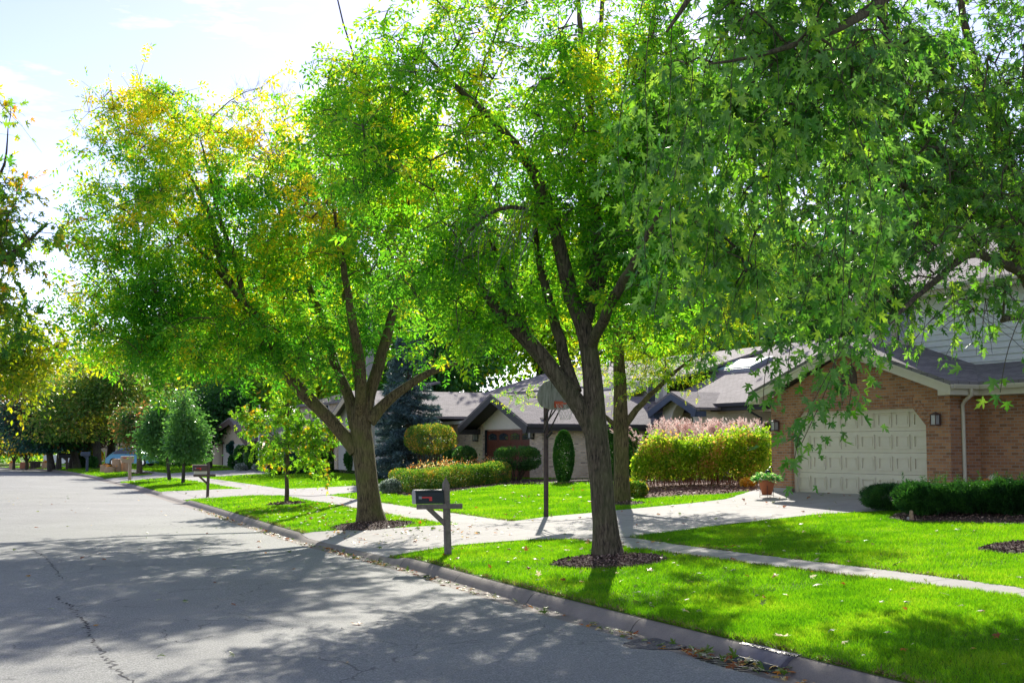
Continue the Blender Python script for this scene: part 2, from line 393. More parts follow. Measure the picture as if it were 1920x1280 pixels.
M['lmaple'] = leafmat("turning_maple_leaves", [(.0, (.018,.055,.012)), (.5, (.04,.10,.012)), (.7, (.12,.15,.012)), (.88, (.32,.2,.012)), (1, (.42,.11,.012))], .5, 1.9, scale=.45, yellow=(5, 10, .45), gain=2.2)
M['yash'] = leafmat("yellow_ash_leaves", [(.0, (.07,.16,.012)), (.4, (.16,.25,.012)), (.75, (.34,.34,.012)), (1, (.5,.36,.012))], .55, 1.8, scale=.35, gain=1.05)
M['purple'] = leafmat("purple_maple_leaves", [(.0, (.022,.016,.02)), (.5, (.045,.028,.03)), (.8, (.09,.05,.03)), (1, (.18,.09,.03))], .4, 1.7, scale=.3)
M['brmap'] = leafmat("bronze_green_leaves", [(.0, (.03,.065,.018)), (.45, (.065,.12,.022)), (.72, (.12,.13,.04)), (.88, (.15,.10,.05)), (1, (.34,.30,.03))], .45, 2.2, scale=.35, spread=.8, gain=2.0)
M['pear'] = leafmat("pear_leaves", [(.0, (.03,.08,.03)), (.5, (.05,.12,.04)), (1, (.10,.19,.05))], .4, 1.9, rough=.3, scale=.8)
M['pearred'] = leafmat("pear_leaves_reddening", [(.0, (.02,.06,.02)), (.45, (.05,.11,.025)), (.7, (.18,.10,.045)), (1, (.28,.09,.05))], .45, 1.8, rough=.36, scale=.5)
M['dkgreen'] = leafmat("dark_green_leaves", [(.0, (.01,.04,.014)), (.5, (.02,.075,.018)), (1, (.045,.12,.02))], .38, 1.9, scale=.5)
M['mixed'] = leafmat("mixed_green_leaves", [(.0, (.03,.08,.014)), (.5, (.07,.15,.016)), (.8, (.2,.22,.02)), (1, (.4,.2,.02))], .5, 2.0, scale=.3, gain=2.0)
M['gold'] = leafmat("golden_leaves", [(.0, (.06,.14,.012)), (.35, (.16,.22,.012)), (.65, (.42,.32,.012)), (1, (.6,.28,.012))], .5, 2.0, scale=.5, spread=.9, gain=1.05)
M['spruce'] = leafmat("blue_spruce_needles", [(.0, (.015,.03,.033)), (.5, (.045,.085,.095)), (1, (.13,.2,.22))], .12, 1.2, scale=2.2, spread=.9)
M['tealspr'] = leafmat("spruce_needles", [(.0, (.008,.035,.03)), (.5, (.015,.06,.045)), (1, (.04,.1,.06))], .15, 1.2, scale=.6)
M['yew'] = leafmat("yew_needles", [(.0, (.008,.03,.01)), (.5, (.016,.06,.016)), (1, (.045,.12,.02))], .3, 1.7, scale=2.5, spread=.9)
M['arb'] = leafmat("arborvitae_leaves", [(.0, (.01,.04,.01)), (.5, (.02,.075,.014)), (1, (.05,.12,.016))], .25, 1.6, scale=4)
M['box'] = leafmat("boxwood_leaves", [(.0, (.02,.06,.012)), (.5, (.05,.115,.016)), (.85, (.14,.18,.03)), (1, (.3,.16,.04))], .45, 1.9, scale=2, spread=.9)
M['dog'] = leafmat("dogwood_leaves", [(.0, (.10,.20,.02)), (.45, (.20,.31,.02)), (.8, (.36,.40,.04)), (.95, (.46,.34,.10)), (1, (.46,.24,.13))], .6, 1.9, scale=1.4, spread=1.0, gain=1.05)
M['topi'] = leafmat("clipped_shrub_leaves", [(.0, (.03,.075,.014)), (.5, (.07,.13,.02)), (.8, (.2,.17,.03)), (1, (.36,.17,.04))], .42, 1.8, scale=2.2, spread=.9)
M['bigsh'] = leafmat("euonymus_leaves", [(.0, (.015,.05,.014)), (.5, (.03,.085,.02)), (1, (.075,.13,.03))], .4, 1.8, scale=2)
M['flower'] = leafmat("bedding_flowers", [(.0, (.05,.12,.02)), (.3, (.08,.16,.03)), (.5, (.6,.12,.03)), (.75, (.7,.3,.1)), (1, (.75,.6,.5))], .4, 1.5, scale=3, spread=1.3, gain=1.05)
M['silver'] = leafmat("silvery_leaves", [(.0, (.1,.16,.1)), (.6, (.3,.36,.3)), (1, (.6,.62,.56))], .35, 1.4, scale=3, spread=.9, gain=1.05, tb=.95)
M['plume'] = leafmat("pink_plumes", [(.0, (.5,.3,.28)), (.5, (.7,.5,.47)), (1, (.8,.7,.66))], .5, 1.3, scale=2, spread=.9, gain=1.05, tb=.95)
M['ograss'] = leafmat("ornamental_grass_blades", [(.0, (.12,.2,.03)), (.6, (.25,.3,.06)), (1, (.45,.36,.12))], .5, 1.6, scale=2, gain=1.05)
M['grass'] = leafmat("grass_blades", [(.0, (.05,.15,.004)), (.4, (.105,.25,.005)), (.75, (.155,.30,.006)), (1, (.24,.33,.02))], .55, 1.95, rough=.5, scale=.9, spread=.8, gain=1.05)
M['litter'] = leafmat("fallen_leaf", [(.0, (.1,.18,.02)), (.3, (.3,.34,.12)), (.5, (.6,.6,.42)), (.7, (.6,.36,.03)), (.88, (.55,.16,.02)), (1, (.25,.08,.02))], .35, 1.3, scale=3, spread=1.6, gain=1.05, tb=.95)
M['brownleaf'] = leafmat("brown_leaf", [(.0, (.3,.12,.02)), (1, (.55,.22,.03))], .35, 1.3, gain=1.05)

# ------------------------------------------------------------------ leaf shapes (x side, y along, z normal)
def T_rhomb():
    return np.array([(0,0,0),(.34,.45,.06),(0,1,-.05),(-.34,.45,.06)], float), np.array([(0,1,2,3)])
def T_ash(n=5):
    V, F = [], []
    spots = [(0,.62,0),(.0,.52,62),(.0,.52,-62),(.0,.22,70),(.0,.22,-70)][:n]
    for x, y, a in spots:
        a = R(a); L_ = .42; w_ = .085; c, s = math.cos(a), math.sin(a); b = len(V)
        for lx, ly, lz in ((0,0,0),(w_,L_*.45,.03),(0,L_,-.06),(-w_,L_*.45,.03)):
            V.append((x+lx*c+ly*s, y-lx*s+ly*c, lz-abs(math.sin(a))*.04*ly/L_))
        F.append((b,b+1,b+2,b+3))
    return np.array(V), np.array(F)
def T_maple():
    o = [(0,-.02),(.14,.05),(.40,-.04),(.33,.14),(.20,.22),(.42,.36),(.60,.60),(.36,.52),(.13,.40),(.17,.62),(.24,.76),(.10,.80),(0,1.08)]
    o = o+[(-x, y) for x, y in o[-2:0:-1]]
    V = [(0,.24,.04)]+[(x, y, -.28*abs(x)**1.3-.22*max(0,y-.4)**1.2+(.03 if x > 0 else -.02)) for x, y in o]
    n = len(o)
    F = [(0, 1+i, 1+(i+1)%n) for i in range(n)]
    return np.array(V), np.array(F)
def T_blade():
    return np.array([(-.06,0,0),(.06,0,0),(.02,1,.1)]), np.array([(0,1,2)])
RH, ASH, MAP, BLD = T_rhomb(), T_ash(), T_maple(), T_blade()
def leaves(name, P, A, size, tmpl, mat, parent=None, updown=.5, szvar=.35, rng=RNG):
    """P centres, A growth directions; the blade's face tends to look up"""
    n = len(P); V0, F0 = tmpl
    A = A/np.maximum(np.linalg.norm(A, axis=1), 1e-6)[:,None]
    up = rng.normal(size=(n,3))*(1-updown) + np.array([0,0,1.0])*updown
    nn = up - (up*A).sum(1)[:,None]*A; nn /= np.maximum(np.linalg.norm(nn, axis=1), 1e-6)[:,None]
    sd2 = np.cross(A, nn); sz = size*(1+szvar*rng.uniform(-1, 1, n))
    xs = rng.uniform(.62, 1.1, n)[:,None,None]; fo = rng.normal(size=n)[:,None,None]*.22; cu = rng.normal(size=n)[:,None,None]*.16
    zl = V0[None,:,2,None] + (np.abs(V0[None,:,0,None])*fo + V0[None,:,1,None]**2*cu if len(V0) > 6 and size > .06 else 0)
    V = P[:,None,:] + sz[:,None,None]*(V0[None,:,0,None]*xs*sd2[:,None,:] + V0[None,:,1,None]*A[:,None,:] + zl*nn[:,None,:])
    F = F0[None]+ (np.arange(n)*len(V0))[:,None,None]
    return np_mesh(name, V.reshape(-1,3), F.reshape(-1, F0.shape[1]), mat, parent)

# ------------------------------------------------------------------ trees
def vnoise(P, scale, seed):
    r = np.random.default_rng(seed); k = r.normal(size=(6,3))*scale; ph = r.uniform(0, 6.28, 6)
    return np.sin(P@k.T+ph).mean(1)*1.6
def tree(name, label, cat, limbs, blobs, nclump, lpc, leaf, size, mat, bark, group=None, crad=.55, droop=.35, tip=.012,
         gap=.0, seed=1, base=None, updown=.4, sides=10, strands=None, twigs=True, shell=.45, grow=.5, zmin=.4):
    """limbs: list of (points, radii); blobs: list of (centre, radii xyz). Branches grow from the limbs to every leaf clump."""
    rng = np.random.default_rng(seed)
    b0 = Vector(base) if base is not None else Vector(limbs[0][0][0])
    root = thing(name, b0, label, cat, group)
    tr = MB()
    nodes = []; rad = []
    for pts, rr in limbs:
        pts = np.array([tuple(p) for p in pts]); rr = np.array(rr, float)
        P = []; Q = []
        d = np.r_[0, np.cumsum(np.linalg.norm(np.diff(pts, axis=0), axis=1))]
        m = max(3, int(d[-1]/.22)) if twigs else max(3, int(d[-1]/.6)); tt = np.linspace(0, d[-1], m)
        # smooth path with a little wander
        for i in range(3): P.append(np.interp(tt, d, pts[:,i]))
        P = np.array(P).T; rq = np.interp(tt, d, rr)
        for _ in range(3): P[1:-1] = (P[:-2]+2*P[1:-1]+P[2:])/4
        P[1:-1] += rng.normal(size=(m-2,3))*np.where(rq[1:-1,None] > .1, .003, np.minimum(rq[1:-1,None]*.12, .012))
        tr.tube(P, rq, sides, wob=.05)
        nodes += list(P); rad += list(rq)
    nodes = np.array(nodes); rad = np.array(rad)
    # leaf clumps
    cl = []; vols = np.array([r[0]*r[1]*r[2] for _, r in blobs]); vols = vols**.75; vols /= vols.sum()
    want = nclump; tries = 0
    while len(cl) < want and tries < 60:
        tries += 1; k = rng.choice(len(blobs), size=want, p=vols)
        d = rng.normal(size=(want,3)); d /= np.linalg.norm(d, axis=1)[:,None]
        rr = rng.uniform(0, 1, want)**(shell)
        cc = np.array([tuple(blobs[i][0]) for i in k]); ra = np.array([tuple(blobs[i][1]) for i in k])
        P = cc + d*rr[:,None]*ra
        keep = vnoise(P, .75, seed+5) + rng.normal(size=want)*.25 > gap-.45
        P = P[keep & (P[:,2] > b0.z+.6)]
        cl += list(P)
    cl = np.array(cl[:want])
    lp, ld = [], []
    if twigs:
        order = np.argsort(((cl[:,None,:]-nodes[None,::4,:])**2).sum(2).min(1))
        seglist = []
        limbN = len(nodes)
        alln = [nodes]; cur = nodes; attach_r = rad
        NB = np.zeros((len(nodes)+want*8, 3)); NB[:len(nodes)] = nodes; cnt = len(nodes)
        used = []
        for i in order:
            c = cl[i]; q = NB[:cnt]; dd = c-q; ds = np.sqrt((dd**2).sum(1))
            ds = ds + .35*np.maximum(0, -dd[:,2])   # prefer growing up and out
            j = int(ds.argmin()); s0 = q[j]; v = c-s0; Ld = np.linalg.norm(v)
            if Ld > 2.4: continue
            used.append(i)
            m = int(min(8, max(2, Ld/.35)))
            bow = np.array([0,0,1.0])*Ld*.14 + rng.normal(size=3)*Ld*.06
            tt = np.linspace(0, 1, m+1)[:,None]
            path = s0+v*tt + bow*np.sin(tt*math.pi)
            if cnt+m < len(NB):
                NB[cnt:cnt+m] = path[1:]; cnt += m
            if j < limbN: r0 = min(attach_r[j]*.55, .014+.012*Ld, .04)
            else: r0 = min(.010+.008*Ld, .022)
            r0 = max(r0, tip*1.2)
            tr.tube(path, list(np.linspace(r0, tip*.6, m+1)), 4 if r0 < .03 else 5, cap=False)
            lp.append(path)
        # side twigs + leaves on them
        Pl, Al = [], []
        for i, path in zip(used, lp):
            c = cl[i]; n = int(lpc*rng.uniform(.6, 1.4)); out = path[-1]-path[0]; out = out/max(1e-6, np.linalg.norm(out))
            nt_ = 5
            ends = c + rng.normal(size=(nt_,3))*crad*np.array([1,1,.75]) + np.array([0,0,-crad*droop*.6])
            for e in ends:
                tr.tube([path[-1], (path[-1]+e)/2+np.array([0,0,.06]), e], [tip*.55, tip*.42, tip*.3], 3, cap=False)
            t_ = rng.uniform(.15, 1.05, n)[:,None]; e = ends[rng.integers(0, nt_, n)]
            mid = (path[-1]+e)/2+np.array([0,0,.06])
            pp = (1-t_)**2*path[-1] + 2*t_*(1-t_)*mid + t_**2*e + rng.normal(size=(n,3))*crad*.13
            aa = (e-path[-1])*.8/max(crad, .1) + rng.normal(size=(n,3))*.75 + np.array([0,0,-droop*1.6])
            Pl.append(pp); Al.append(aa)
        Pl = np.vstack(Pl); Al = np.vstack(Al)
    else:
        for c in cl[::3]:
            j = int(((nodes-c)**2).sum(1).argmin()); s0 = nodes[j]
            tr.tube([s0, (s0*.5+c*.5)+np.array([0,0,.2]), c], [min(rad[j]*.5, .06), .035, .015], 4, cap=False)
        n = lpc; k = np.repeat(np.arange(len(cl)), n)
        Pl = cl[k]+rng.normal(size=(len(k),3))*crad*np.array([1,1,.7]); Al = (Pl-cl[k])/crad + rng.normal(size=(len(k),3))*.7+np.array([0,0,-droop*1.6])
    if strands:
        for path, nl, rr_ in strands:
            P = np.array([tuple(p) for p in path]); d = np.r_[0, np.cumsum(np.linalg.norm(np.diff(P, axis=0), axis=1))]
            m = max(4, int(d[-1]/.12)); tt = np.linspace(0, d[-1], m)
            PP = np.stack([np.interp(tt, d, P[:,i]) for i in range(3)], 1)
            for _ in range(4): PP[1:-1] = (PP[:-2]+2*PP[1:-1]+PP[2:])/4
            PP[:,0] += .13*np.sin(tt*2.3+P[0,0]*9)*tt/d[-1]; PP[:,1] += .12*np.sin(tt*1.7+P[0,0]*5)*tt/d[-1]
            tr.tube(PP, list(np.linspace(rr_, .004, m)), 5, cap=False)
            q = rng.uniform(.08, 1, nl)**.8*(m-1); i0 = np.clip(q.astype(int), 0, m-2)
            base_ = PP[i0]+(PP[i0+1]-PP[i0])*(q-i0)[:,None]
            off = rng.normal(size=(nl,3))*np.array([.15,.15,.09])*rng.uniform(.3, 1.35, nl)[:,None]; off[:,2] -= .06
            Pl = np.vstack([Pl, base_+off]); Al = np.vstack([Al, off*4+rng.normal(size=(nl,3))*.45+np.array([0,0,-.9])])
    tr.build('trunk', bark, root, uv=False); ok = Pl[:,2] > b0.z+zmin; Pl, Al = Pl[ok], Al[ok]
    leaves('crown', Pl, Al, size, leaf, mat, root, updown=updown, rng=rng)
    return root
def pl(Z, *pts):   # pixel polyline at depth(s) -> world points
    out = []
    for p in pts:
        out.append(at(p[0], p[1], p[2] if len(p) > 2 else Z))
    return out
def blob(x, y, Z, rx, ry, rz):  # centre in picture, radii in picture pixels (rx, ry) and metres of depth
    k = Z/FPX; return (at(x, y, Z), (rx*k, rz, ry*k))

# ================================================================== THE GROUND
def sheet(name, s, D, zf, mat, thick=None, kind='structure'):
    """grid over (s, D) with z = zf(s, D); D may be a list or a function of s giving a list"""
    rows = []; 
    s = np.asarray(s); Dm = np.array([D(q) if callable(D) else D for q in s]); nD = Dm.shape[1]
    Sm = np.repeat(s[:,None], nD, 1); P = K(Sm)+N(Sm)*Dm[...,None]; Z = zf(Sm, Dm)
    V = np.concatenate([P, Z[...,None]], -1).reshape(-1,3)
    i = (np.arange(len(s)-1)[:,None]*nD+np.arange(nD-1)[None]).ravel()
    F = np.stack([i, i+1, i+nD+1, i+nD], 1)[:, ::-1]
    o = np_mesh(name, V, F, mat, None, True); o['kind'] = kind
    ul = o.data.uv_layers.new(name="m"); uv = np.stack([Sm, Dm], -1).reshape(-1,2)[F.ravel()]
    ul.data.foreach_set("uv", uv.ravel()); return o
S_END = SS[-1]-1; sA = np.arange(0, 75, .5); sB = np.arange(75, S_END, 2.0); sG = np.r_[sA, sB]
sheet('road', sG, list(np.r_[np.linspace(-9.2, -.5, 12)]), lambda s, D: .0035*(4.35-np.abs(D+4.85))*4+dip(s)+.0, M['asphalt'])
def kerbz(s, D):
    h = np.interp(D, [-.55,-.5,-.2,-.16,-.11,-.05,0.0,.03], [-.004,-.002,-.02,-.01,.07,.118,.135,.135])
    k = 1-dropf(s)*np.clip((D+.2)/.05, 0, 1)*.62
    return h*k + dip(s)
sK = np.r_[np.arange(0, 75, .25), np.arange(75, S_END, 1.0)]
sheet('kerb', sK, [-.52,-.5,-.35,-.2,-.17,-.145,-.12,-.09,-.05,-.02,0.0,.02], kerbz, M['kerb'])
sheet('opposite_kerb', np.arange(0, 200, 1.0), [-9.65,-9.6,-9.5,-9.45,-9.2,-9.18], lambda s, D: np.interp(D, [-9.65,-9.5,-9.45,-9.18],[.14,.13,0,0])+dip(s), M['kerb'])
sheet('lawn', np.r_[np.arange(0, 75, .35), sB], [.0,.15,.5,1,1.5,2,2.5,3,3.5,4,5,6,8,10,12,14,17,22,30,45,70,120,250], zt, M['turf'])
sheet('opposite_lawn', np.arange(0, 170, 1.0), [-60,-30,-20,-15,-12,-9.65], lambda s, D: .14+dip(s), M['turf'])
b = MB(); b.face([(-2500,-500,-3.5),(2500,-500,-3.5),(2500,2800,-3.5),(-2500,2800,-3.5)]); tag(b.build('ground', M['turf']), kind='structure')
def walkD(s):
    Y = np.interp(s, SS, KC[:,1]); a = np.interp(Y, [12,16,22,31], [4.0,3.86,3.43,3.13]); b = np.interp(Y, [12,16,22,31], [4.5,4.55,4.28,4.47]); return a, b
sheet('sidewalk', np.r_[np.arange(0, 75, .35), np.arange(75, 150, 2.0)], lambda s: [walkD(s)[0]+(walkD(s)[1]-walkD(s)[0])*q for q in (0,.33,.66,1)], lambda s, D: zt(s, D)+.012, M['walk'])
def wpts(*p): return np.array([tuple(ground(*q)[:2]) for q in p])
DRIVE_POLY = []
def resamp(P, n):
    d = np.r_[0, np.cumsum(np.linalg.norm(np.diff(P, axis=0), axis=1))]; t = np.linspace(0, d[-1], n)
    return np.stack([np.interp(t, d, P[:,0]), np.interp(t, d, P[:,1])], 1)
def drive(name, far, near, n=60, m=14, mat=None, dz=.022):
    A = resamp(wpts(*far), n); B = resamp(wpts(*near), n); t = np.linspace(0, 1, m)[None,:,None]
    P = A[:,None]*(1-t)+B[:,None]*t; X = P.reshape(-1,2); s_, D_ = sd(X[:,0], X[:,1])
    Dg = D_.reshape(n, m); fade = np.clip(1-np.arange(n)/6, 0, 1)[:,None]; D_ = (Dg+(-.012-Dg[:1])*fade).ravel(); X = K(s_)+N(s_)*D_[:,None]
    Z = np.where(D_ > 0, zt(s_, np.maximum(D_, 0))+dz*np.clip(D_/.3, 0, 1)+.002, kerbz(s_, D_)+.004)
    V = np.c_[X, Z]; i = (np.arange(n-1)[:,None]*m+np.arange(m-1)[None]).ravel()
    F = np.stack([i, i+1, i+m+1, i+m], 1)
    o = np_mesh(name, V, F, mat or M['conc'], None, True); o['kind'] = 'structure'
    # make the faces look up
    if o.data.polygons[0].normal.z < 0:
        o.data.flip_normals()
    ul = o.data.uv_layers.new(name="m"); q = np.zeros(len(o.data.loops), np.int32); o.data.loops.foreach_get("vertex_index", q)
    ul.data.foreach_set("uv", np.c_[s_, D_][q].ravel())
    Xg = X.reshape(n, m, 2); DRIVE_POLY.append(np.vstack([Xg[:,0], Xg[::-1,-1], Xg[0,::-1]])); return o
drive('driveway', [(574,999),(650,994.5),(760,990),(880,984),(965,978),(1023,970),(1106,963),(1300,944),(1366,936),(1384,930),(1410,922),(1447,908)],
      [(760,1040),(850,1024),(960,1015),(1106,1011),(1183,1008),(1300,993),(1424,977),(1536,965),(1620,961),(1700,957),(1840,925)], 90, 18)
drive('driveway', [(306,922),(400,918),(495,917),(560,916.5),(672,911),(745,905),(900,898)],
      [(360,936),(460,930),(544,929),(584,930.5),(621,928),(661,924),(740,918),(800,912),(1000,901)])
drive('driveway', [(199,897),(250,893),(300,889.5),(345,886),(440,881),(560,877),(640,873)],
      [(236,903),(262,899.5),(300,896),(375,894),(416,893),(460,890),(553,886),(640,881)])
def in_poly(P, poly):
    x, y = P[:,0], P[:,1]; c = np.zeros(len(P), bool); n = len(poly)
    for i in range(n):
        x1, y1 = poly[i]; x2, y2 = poly[(i+1)%n]
        if y1 == y2: continue
        k = ((y1 > y) != (y2 > y)) & (x < (x2-x1)*(y-y1)/(y2-y1)+x1); c ^= k
    return c
# -- planting beds: polygons in the picture, dropped on the ground
BEDS = []
def bed(name, px, mat, dz=.03, chips=0, csz=.05):
    W = np.array([tuple(ground(*p)[:2]) for p in px]); c = W.mean(0)
    BEDS.append(W); n = len(W); V = []; rr = np.linspace(0, 1, 9)
    for r in rr:
        for q in W:
            p = c+(q-c)*r; V.append((p[0], p[1]))
    V = np.array(V); Z = terr(V[:,0], V[:,1]) + dz*np.sqrt(1-np.repeat(rr, n)**2*.98) + RNG.normal(size=len(V))*.006+.004
    F = [(a*n+i, a*n+(i+1)%n, (a+1)*n+(i+1)%n, (a+1)*n+i) for a in range(8) for i in range(n)]
    o = np_mesh(name, np.c_[V, Z], np.array(F), mat, None, True); o['kind'] = 'structure'
    if sum(p.normal.z for p in o.data.polygons) < 0: o.data.flip_normals()
    if chips:
        t = np.sqrt(RNG.uniform(0, 1, chips)); k = RNG.integers(0, n, chips); e = RNG.uniform(0, 1, chips)[:,None]
        q = W[k]*(1-e)+W[(k+1)%n]*e; p = c+(q-c)*t[:,None]*1.03
        z = terr(p[:,0], p[:,1])+dz*np.sqrt(np.clip(1-t**2*.98, 0, 1))+.012
        A = RNG.normal(size=(chips,3)); A[:,2] *= .35
        o2 = leaves('mulch_chips', np.c_[p, z], A, csz, RH, M['chip'], updown=.3); o2['kind'] = 'stuff'
M['chip'] = leafmat("bark_chips", [(.0, (.03,.018,.014)), (.6, (.10,.06,.045)), (1, (.26,.18,.14))], .0, 1, rough=.9, scale=6, spread=1.2)
def ring(x, y, r, name='mulch_ring', chips=500, csz=.045):
    c = ground(x, y); W = [(c.x+r*(1+.07*math.sin(3*a)+.05*math.sin(7*a))*math.cos(a), c.y+r*(1+.06*math.sin(4*a))*math.sin(a)) for a in np.linspace(0, 2*math.pi, 28)[:-1]]
    px = W; n = len(W); W = np.array(W); BEDS.append(W); V = []; rr = np.linspace(0, 1, 9)
    for q_ in rr:
        for q in W: V.append(tuple(np.array([c.x, c.y])+(q-np.array([c.x, c.y]))*q_))
    V = np.array(V); Z = terr(V[:,0], V[:,1])+.075*np.sqrt(1-np.repeat(rr, n)**2*.98)+RNG.normal(size=len(V))*.008
    F = np.array([(a*n+i, a*n+(i+1)%n, (a+1)*n+(i+1)%n, (a+1)*n+i) for a in range(8) for i in range(n)])
    o = np_mesh(name, np.c_[V, Z], F, M['mulch'], None, True); o['kind'] = 'structure'
    t = np.sqrt(RNG.uniform(0, 1, chips)); k = RNG.uniform(0, 6.28, chips); p = np.c_[c.x+r*t*np.cos(k)*1.05, c.y+r*t*np.sin(k)*1.05]
    z = terr(p[:,0], p[:,1])+.08*np.sqrt(np.clip(1-t**2*.98, 0, 1))+.01
    A = RNG.normal(size=(chips,3)); A[:,2] *= .4
    o2 = leaves('mulch_chips', np.c_[p, z], A, csz, RH, M['chip'], updown=.3); o2['kind'] = 'stuff'
ring(1142, 1054, .88, chips=2600); ring(698, 986, .95, chips=1500); ring(538, 946, .62, chips=500, csz=.07); ring(1935, 1029, .72, chips=1400)
ring(1172, 946, .5, chips=260); ring(264, 888, .9, chips=150, csz=.12)
bed('mulch_bed', [(740,925),(760,931),(800,928),(860,920),(935,911),(1000,906),(1100,905),(1180,905),(1180,899),(1010,898),(900,898),(800,901),(742,915)], M['mulch'], chips=1500, csz=.07)
bed('mulch_bed', [(1178,905),(1175,925),(1210,934),(1280,931),(1360,926),(1420,921),(1446,918),(1446,903),(1300,900)], M['rmulch'], .05, chips=2200, csz=.07)
bed('mulch_bed', [(1662,972),(1700,978),(1800,980),(1960,984),(2000,975),(2000,940),(1850,935),(1760,940),(1690,962)], M['mulch'], .04, chips=2500, csz=.05)

# road wear: a wandering crack, a worn patch of old asphalt by the gutter
def roadz(x, y):
    s_, D_ = sd(x, y); return float(.0035*(4.35-abs(D_[0]+4.85))*4+dip(s_[0]))
def rg(x, y):
    r = ray(x, y); z = 0.0
    for _ in range(6):
        k = (z-EYE)/r.z; z = roadz(r.x*k, r.y*k)
    return Vector((r.x*k, r.y*k, z))
def crack(pts, w):
    r = random.Random(len(pts)+int(pts[0][0])); P = [rg(*p) for p in pts]; Q = []
    for a, b in zip(P, P[1:]):
        n = max(2, int((b-a).length/.07))
        for i in range(n): 
            q = a.lerp(b, i/n); Q.append(Vector((q.x+r.gauss(0,.022), q.y+r.gauss(0,.03), 0)))
    m = MB(); prev = None
    for i, q in enumerate(Q):
        ww = w*(.35+1.1*r.random()); z = roadz(q.x, q.y)+.003
        e = [(q.x-ww, q.y, z), (q.x+ww, q.y+ww*.4, z)]
        if prev and r.random() > .10: m.face([prev[0], prev[1], e[1], e[0]])
        prev = e
    tag(m.build('road_crack', M['crack']), kind='structure')
M['crack'] = plain("crack_tar", (.03,.03,.035), .9, bmp=0)
crack([(105,1118),(130,1135),(142,1150),(160,1165),(172,1200),(200,1236),(222,1262),(262,1282)], .014)
crack([(62,1030),(85,1045),(110,1075),(118,1085)], .01)
crack([(305,1180),(316,1200),(345,1203),(400,1192),(470,1186),(600,1172),(700,1186),(860,1180),(1100,1182)], .006)
crack([(0,1157),(130,1150),(300,1163),(480,1163),(640,1166),(830,1176)], .005)
m = MB(); rr = random.Random(3); c0 = rg(1248, 1212); P = []
for k in range(26):
    a = k/26*2*math.pi; r_ = 1+.22*rr.random(); q = rg(1232+56*math.cos(a)*r_, 1207+9.5*math.sin(a)*r_); P.append((q.x, q.y, roadz(q.x, q.y)+.004))
m.face(P); o = m.build('asphalt_patch', soilmat("broken_asphalt", (.03,.03,.033), (.22,.21,.2), 26)); tag(o, kind='structure')
if o.data.polygons[0].normal.z < 0: o.data.flip_normals()

# storm inlet let into the kerb
def kframe(s, D, z): p = K(np.array(s))+N(np.array(s))*D; return Vector((p[0], p[1], z))
i0 = sd(*ground(1490,1229)[:2])[0][0]; i1 = sd(*ground(1407,1207)[:2])[0][0]
mid = (i0+i1)/2; c = kframe(mid, -.08, 0)
drn = thing('storm_drain_inlet', c, 'curved cast iron storm inlet box with raised lettering set in the near kerb', 'storm drain')
m = MB(); rows = []
for s in np.linspace(i0, i1, 9):
    rows.append([kframe(s, D, z) for D, z in ((-.195,.052),(-.185,.062),(-.15,.093),(-.115,.122),(-.06,.142),(0,.150),(.05,.146))])
m.grid(rows); m.grid([[p+Vector((0,0,-.012)) for p in r] for r in rows][::-1]); 
for r in (rows[0], rows[-1]): m.face([r[0]]+[p for p in r[1:]]+[r[-1]+Vector((0,0,-.1)), r[0]+Vector((0,0,-.02))])
m.build('hood', M['iron'], drn)
m = MB(); m.hexa([kframe(i0+.02,-.24,-.012),kframe(i0+.02,-.1,-.012),kframe(i1-.02,-.1,-.012),kframe(i1-.02,-.24,-.012),kframe(i0+.02,-.205,.05),kframe(i0+.02,-.12,.075),kframe(i1-.02,-.12,.075),kframe(i1-.02,-.205,.05)])
m.build('opening', M['blackp'], drn)
m = MB()
for k in range(9):
    s = i0+.18+(i1+.1-i0)*k/9
    m.hexa([kframe(s,-.52,-.004),kframe(s,-.25,-.012),kframe(s+.03,-.25,-.012),kframe(s+.03,-.52,-.004),kframe(s,-.52,.008),kframe(s,-.25,.0),kframe(s+.03,-.25,.0),kframe(s+.03,-.52,.008)])
m.hexa([kframe(i0+.15,-.53,-.01),kframe(i0+.15,-.24,-.018),kframe(i1+.12,-.24,-.018),kframe(i1+.12,-.53,-.01),kframe(i0+.15,-.53,.002),kframe(i0+.15,-.24,-.006),kframe(i1+.12,-.24,-.006),kframe(i1+.12,-.53,.002)])
m.build('grate', M['black'], drn)
def text_mesh(body, size, ext):
    cu = bpy.data.curves.new("t", 'FONT'); cu.body = body; cu.size = size; cu.extrude = ext; cu.align_x = 'CENTER'; cu.align_y = 'CENTER'
    o = bpy.data.objects.new("t", cu); C.objects.link(o); bpy.context.view_layer.update()
    me = bpy.data.meshes.new_from_object(o.evaluated_get(bpy.context.evaluated_depsgraph_get())); bpy.data.objects.remove(o); return me
me = text_mesh("DUMP NO WASTE  DRAINS TO RIVER", .062, .002)
tx = link('lettering', me, M['black'], drn)
a_, b_ = kframe(i1, -.07, .14), kframe(i0, -.07, .14)
xx = (b_-a_).normalized(); yy = (kframe(mid, 0, .150)-kframe(mid, -.09, .131)).normalized(); zz = xx.cross(yy).normalized(); yy = zz.cross(xx)
tx.matrix_local = Matrix.Translation(kframe(mid, -.062, .1475)-c) @ Matrix((xx, yy, zz)).transposed().to_4x4() @ Matrix.Diagonal((.93,1,1,1))

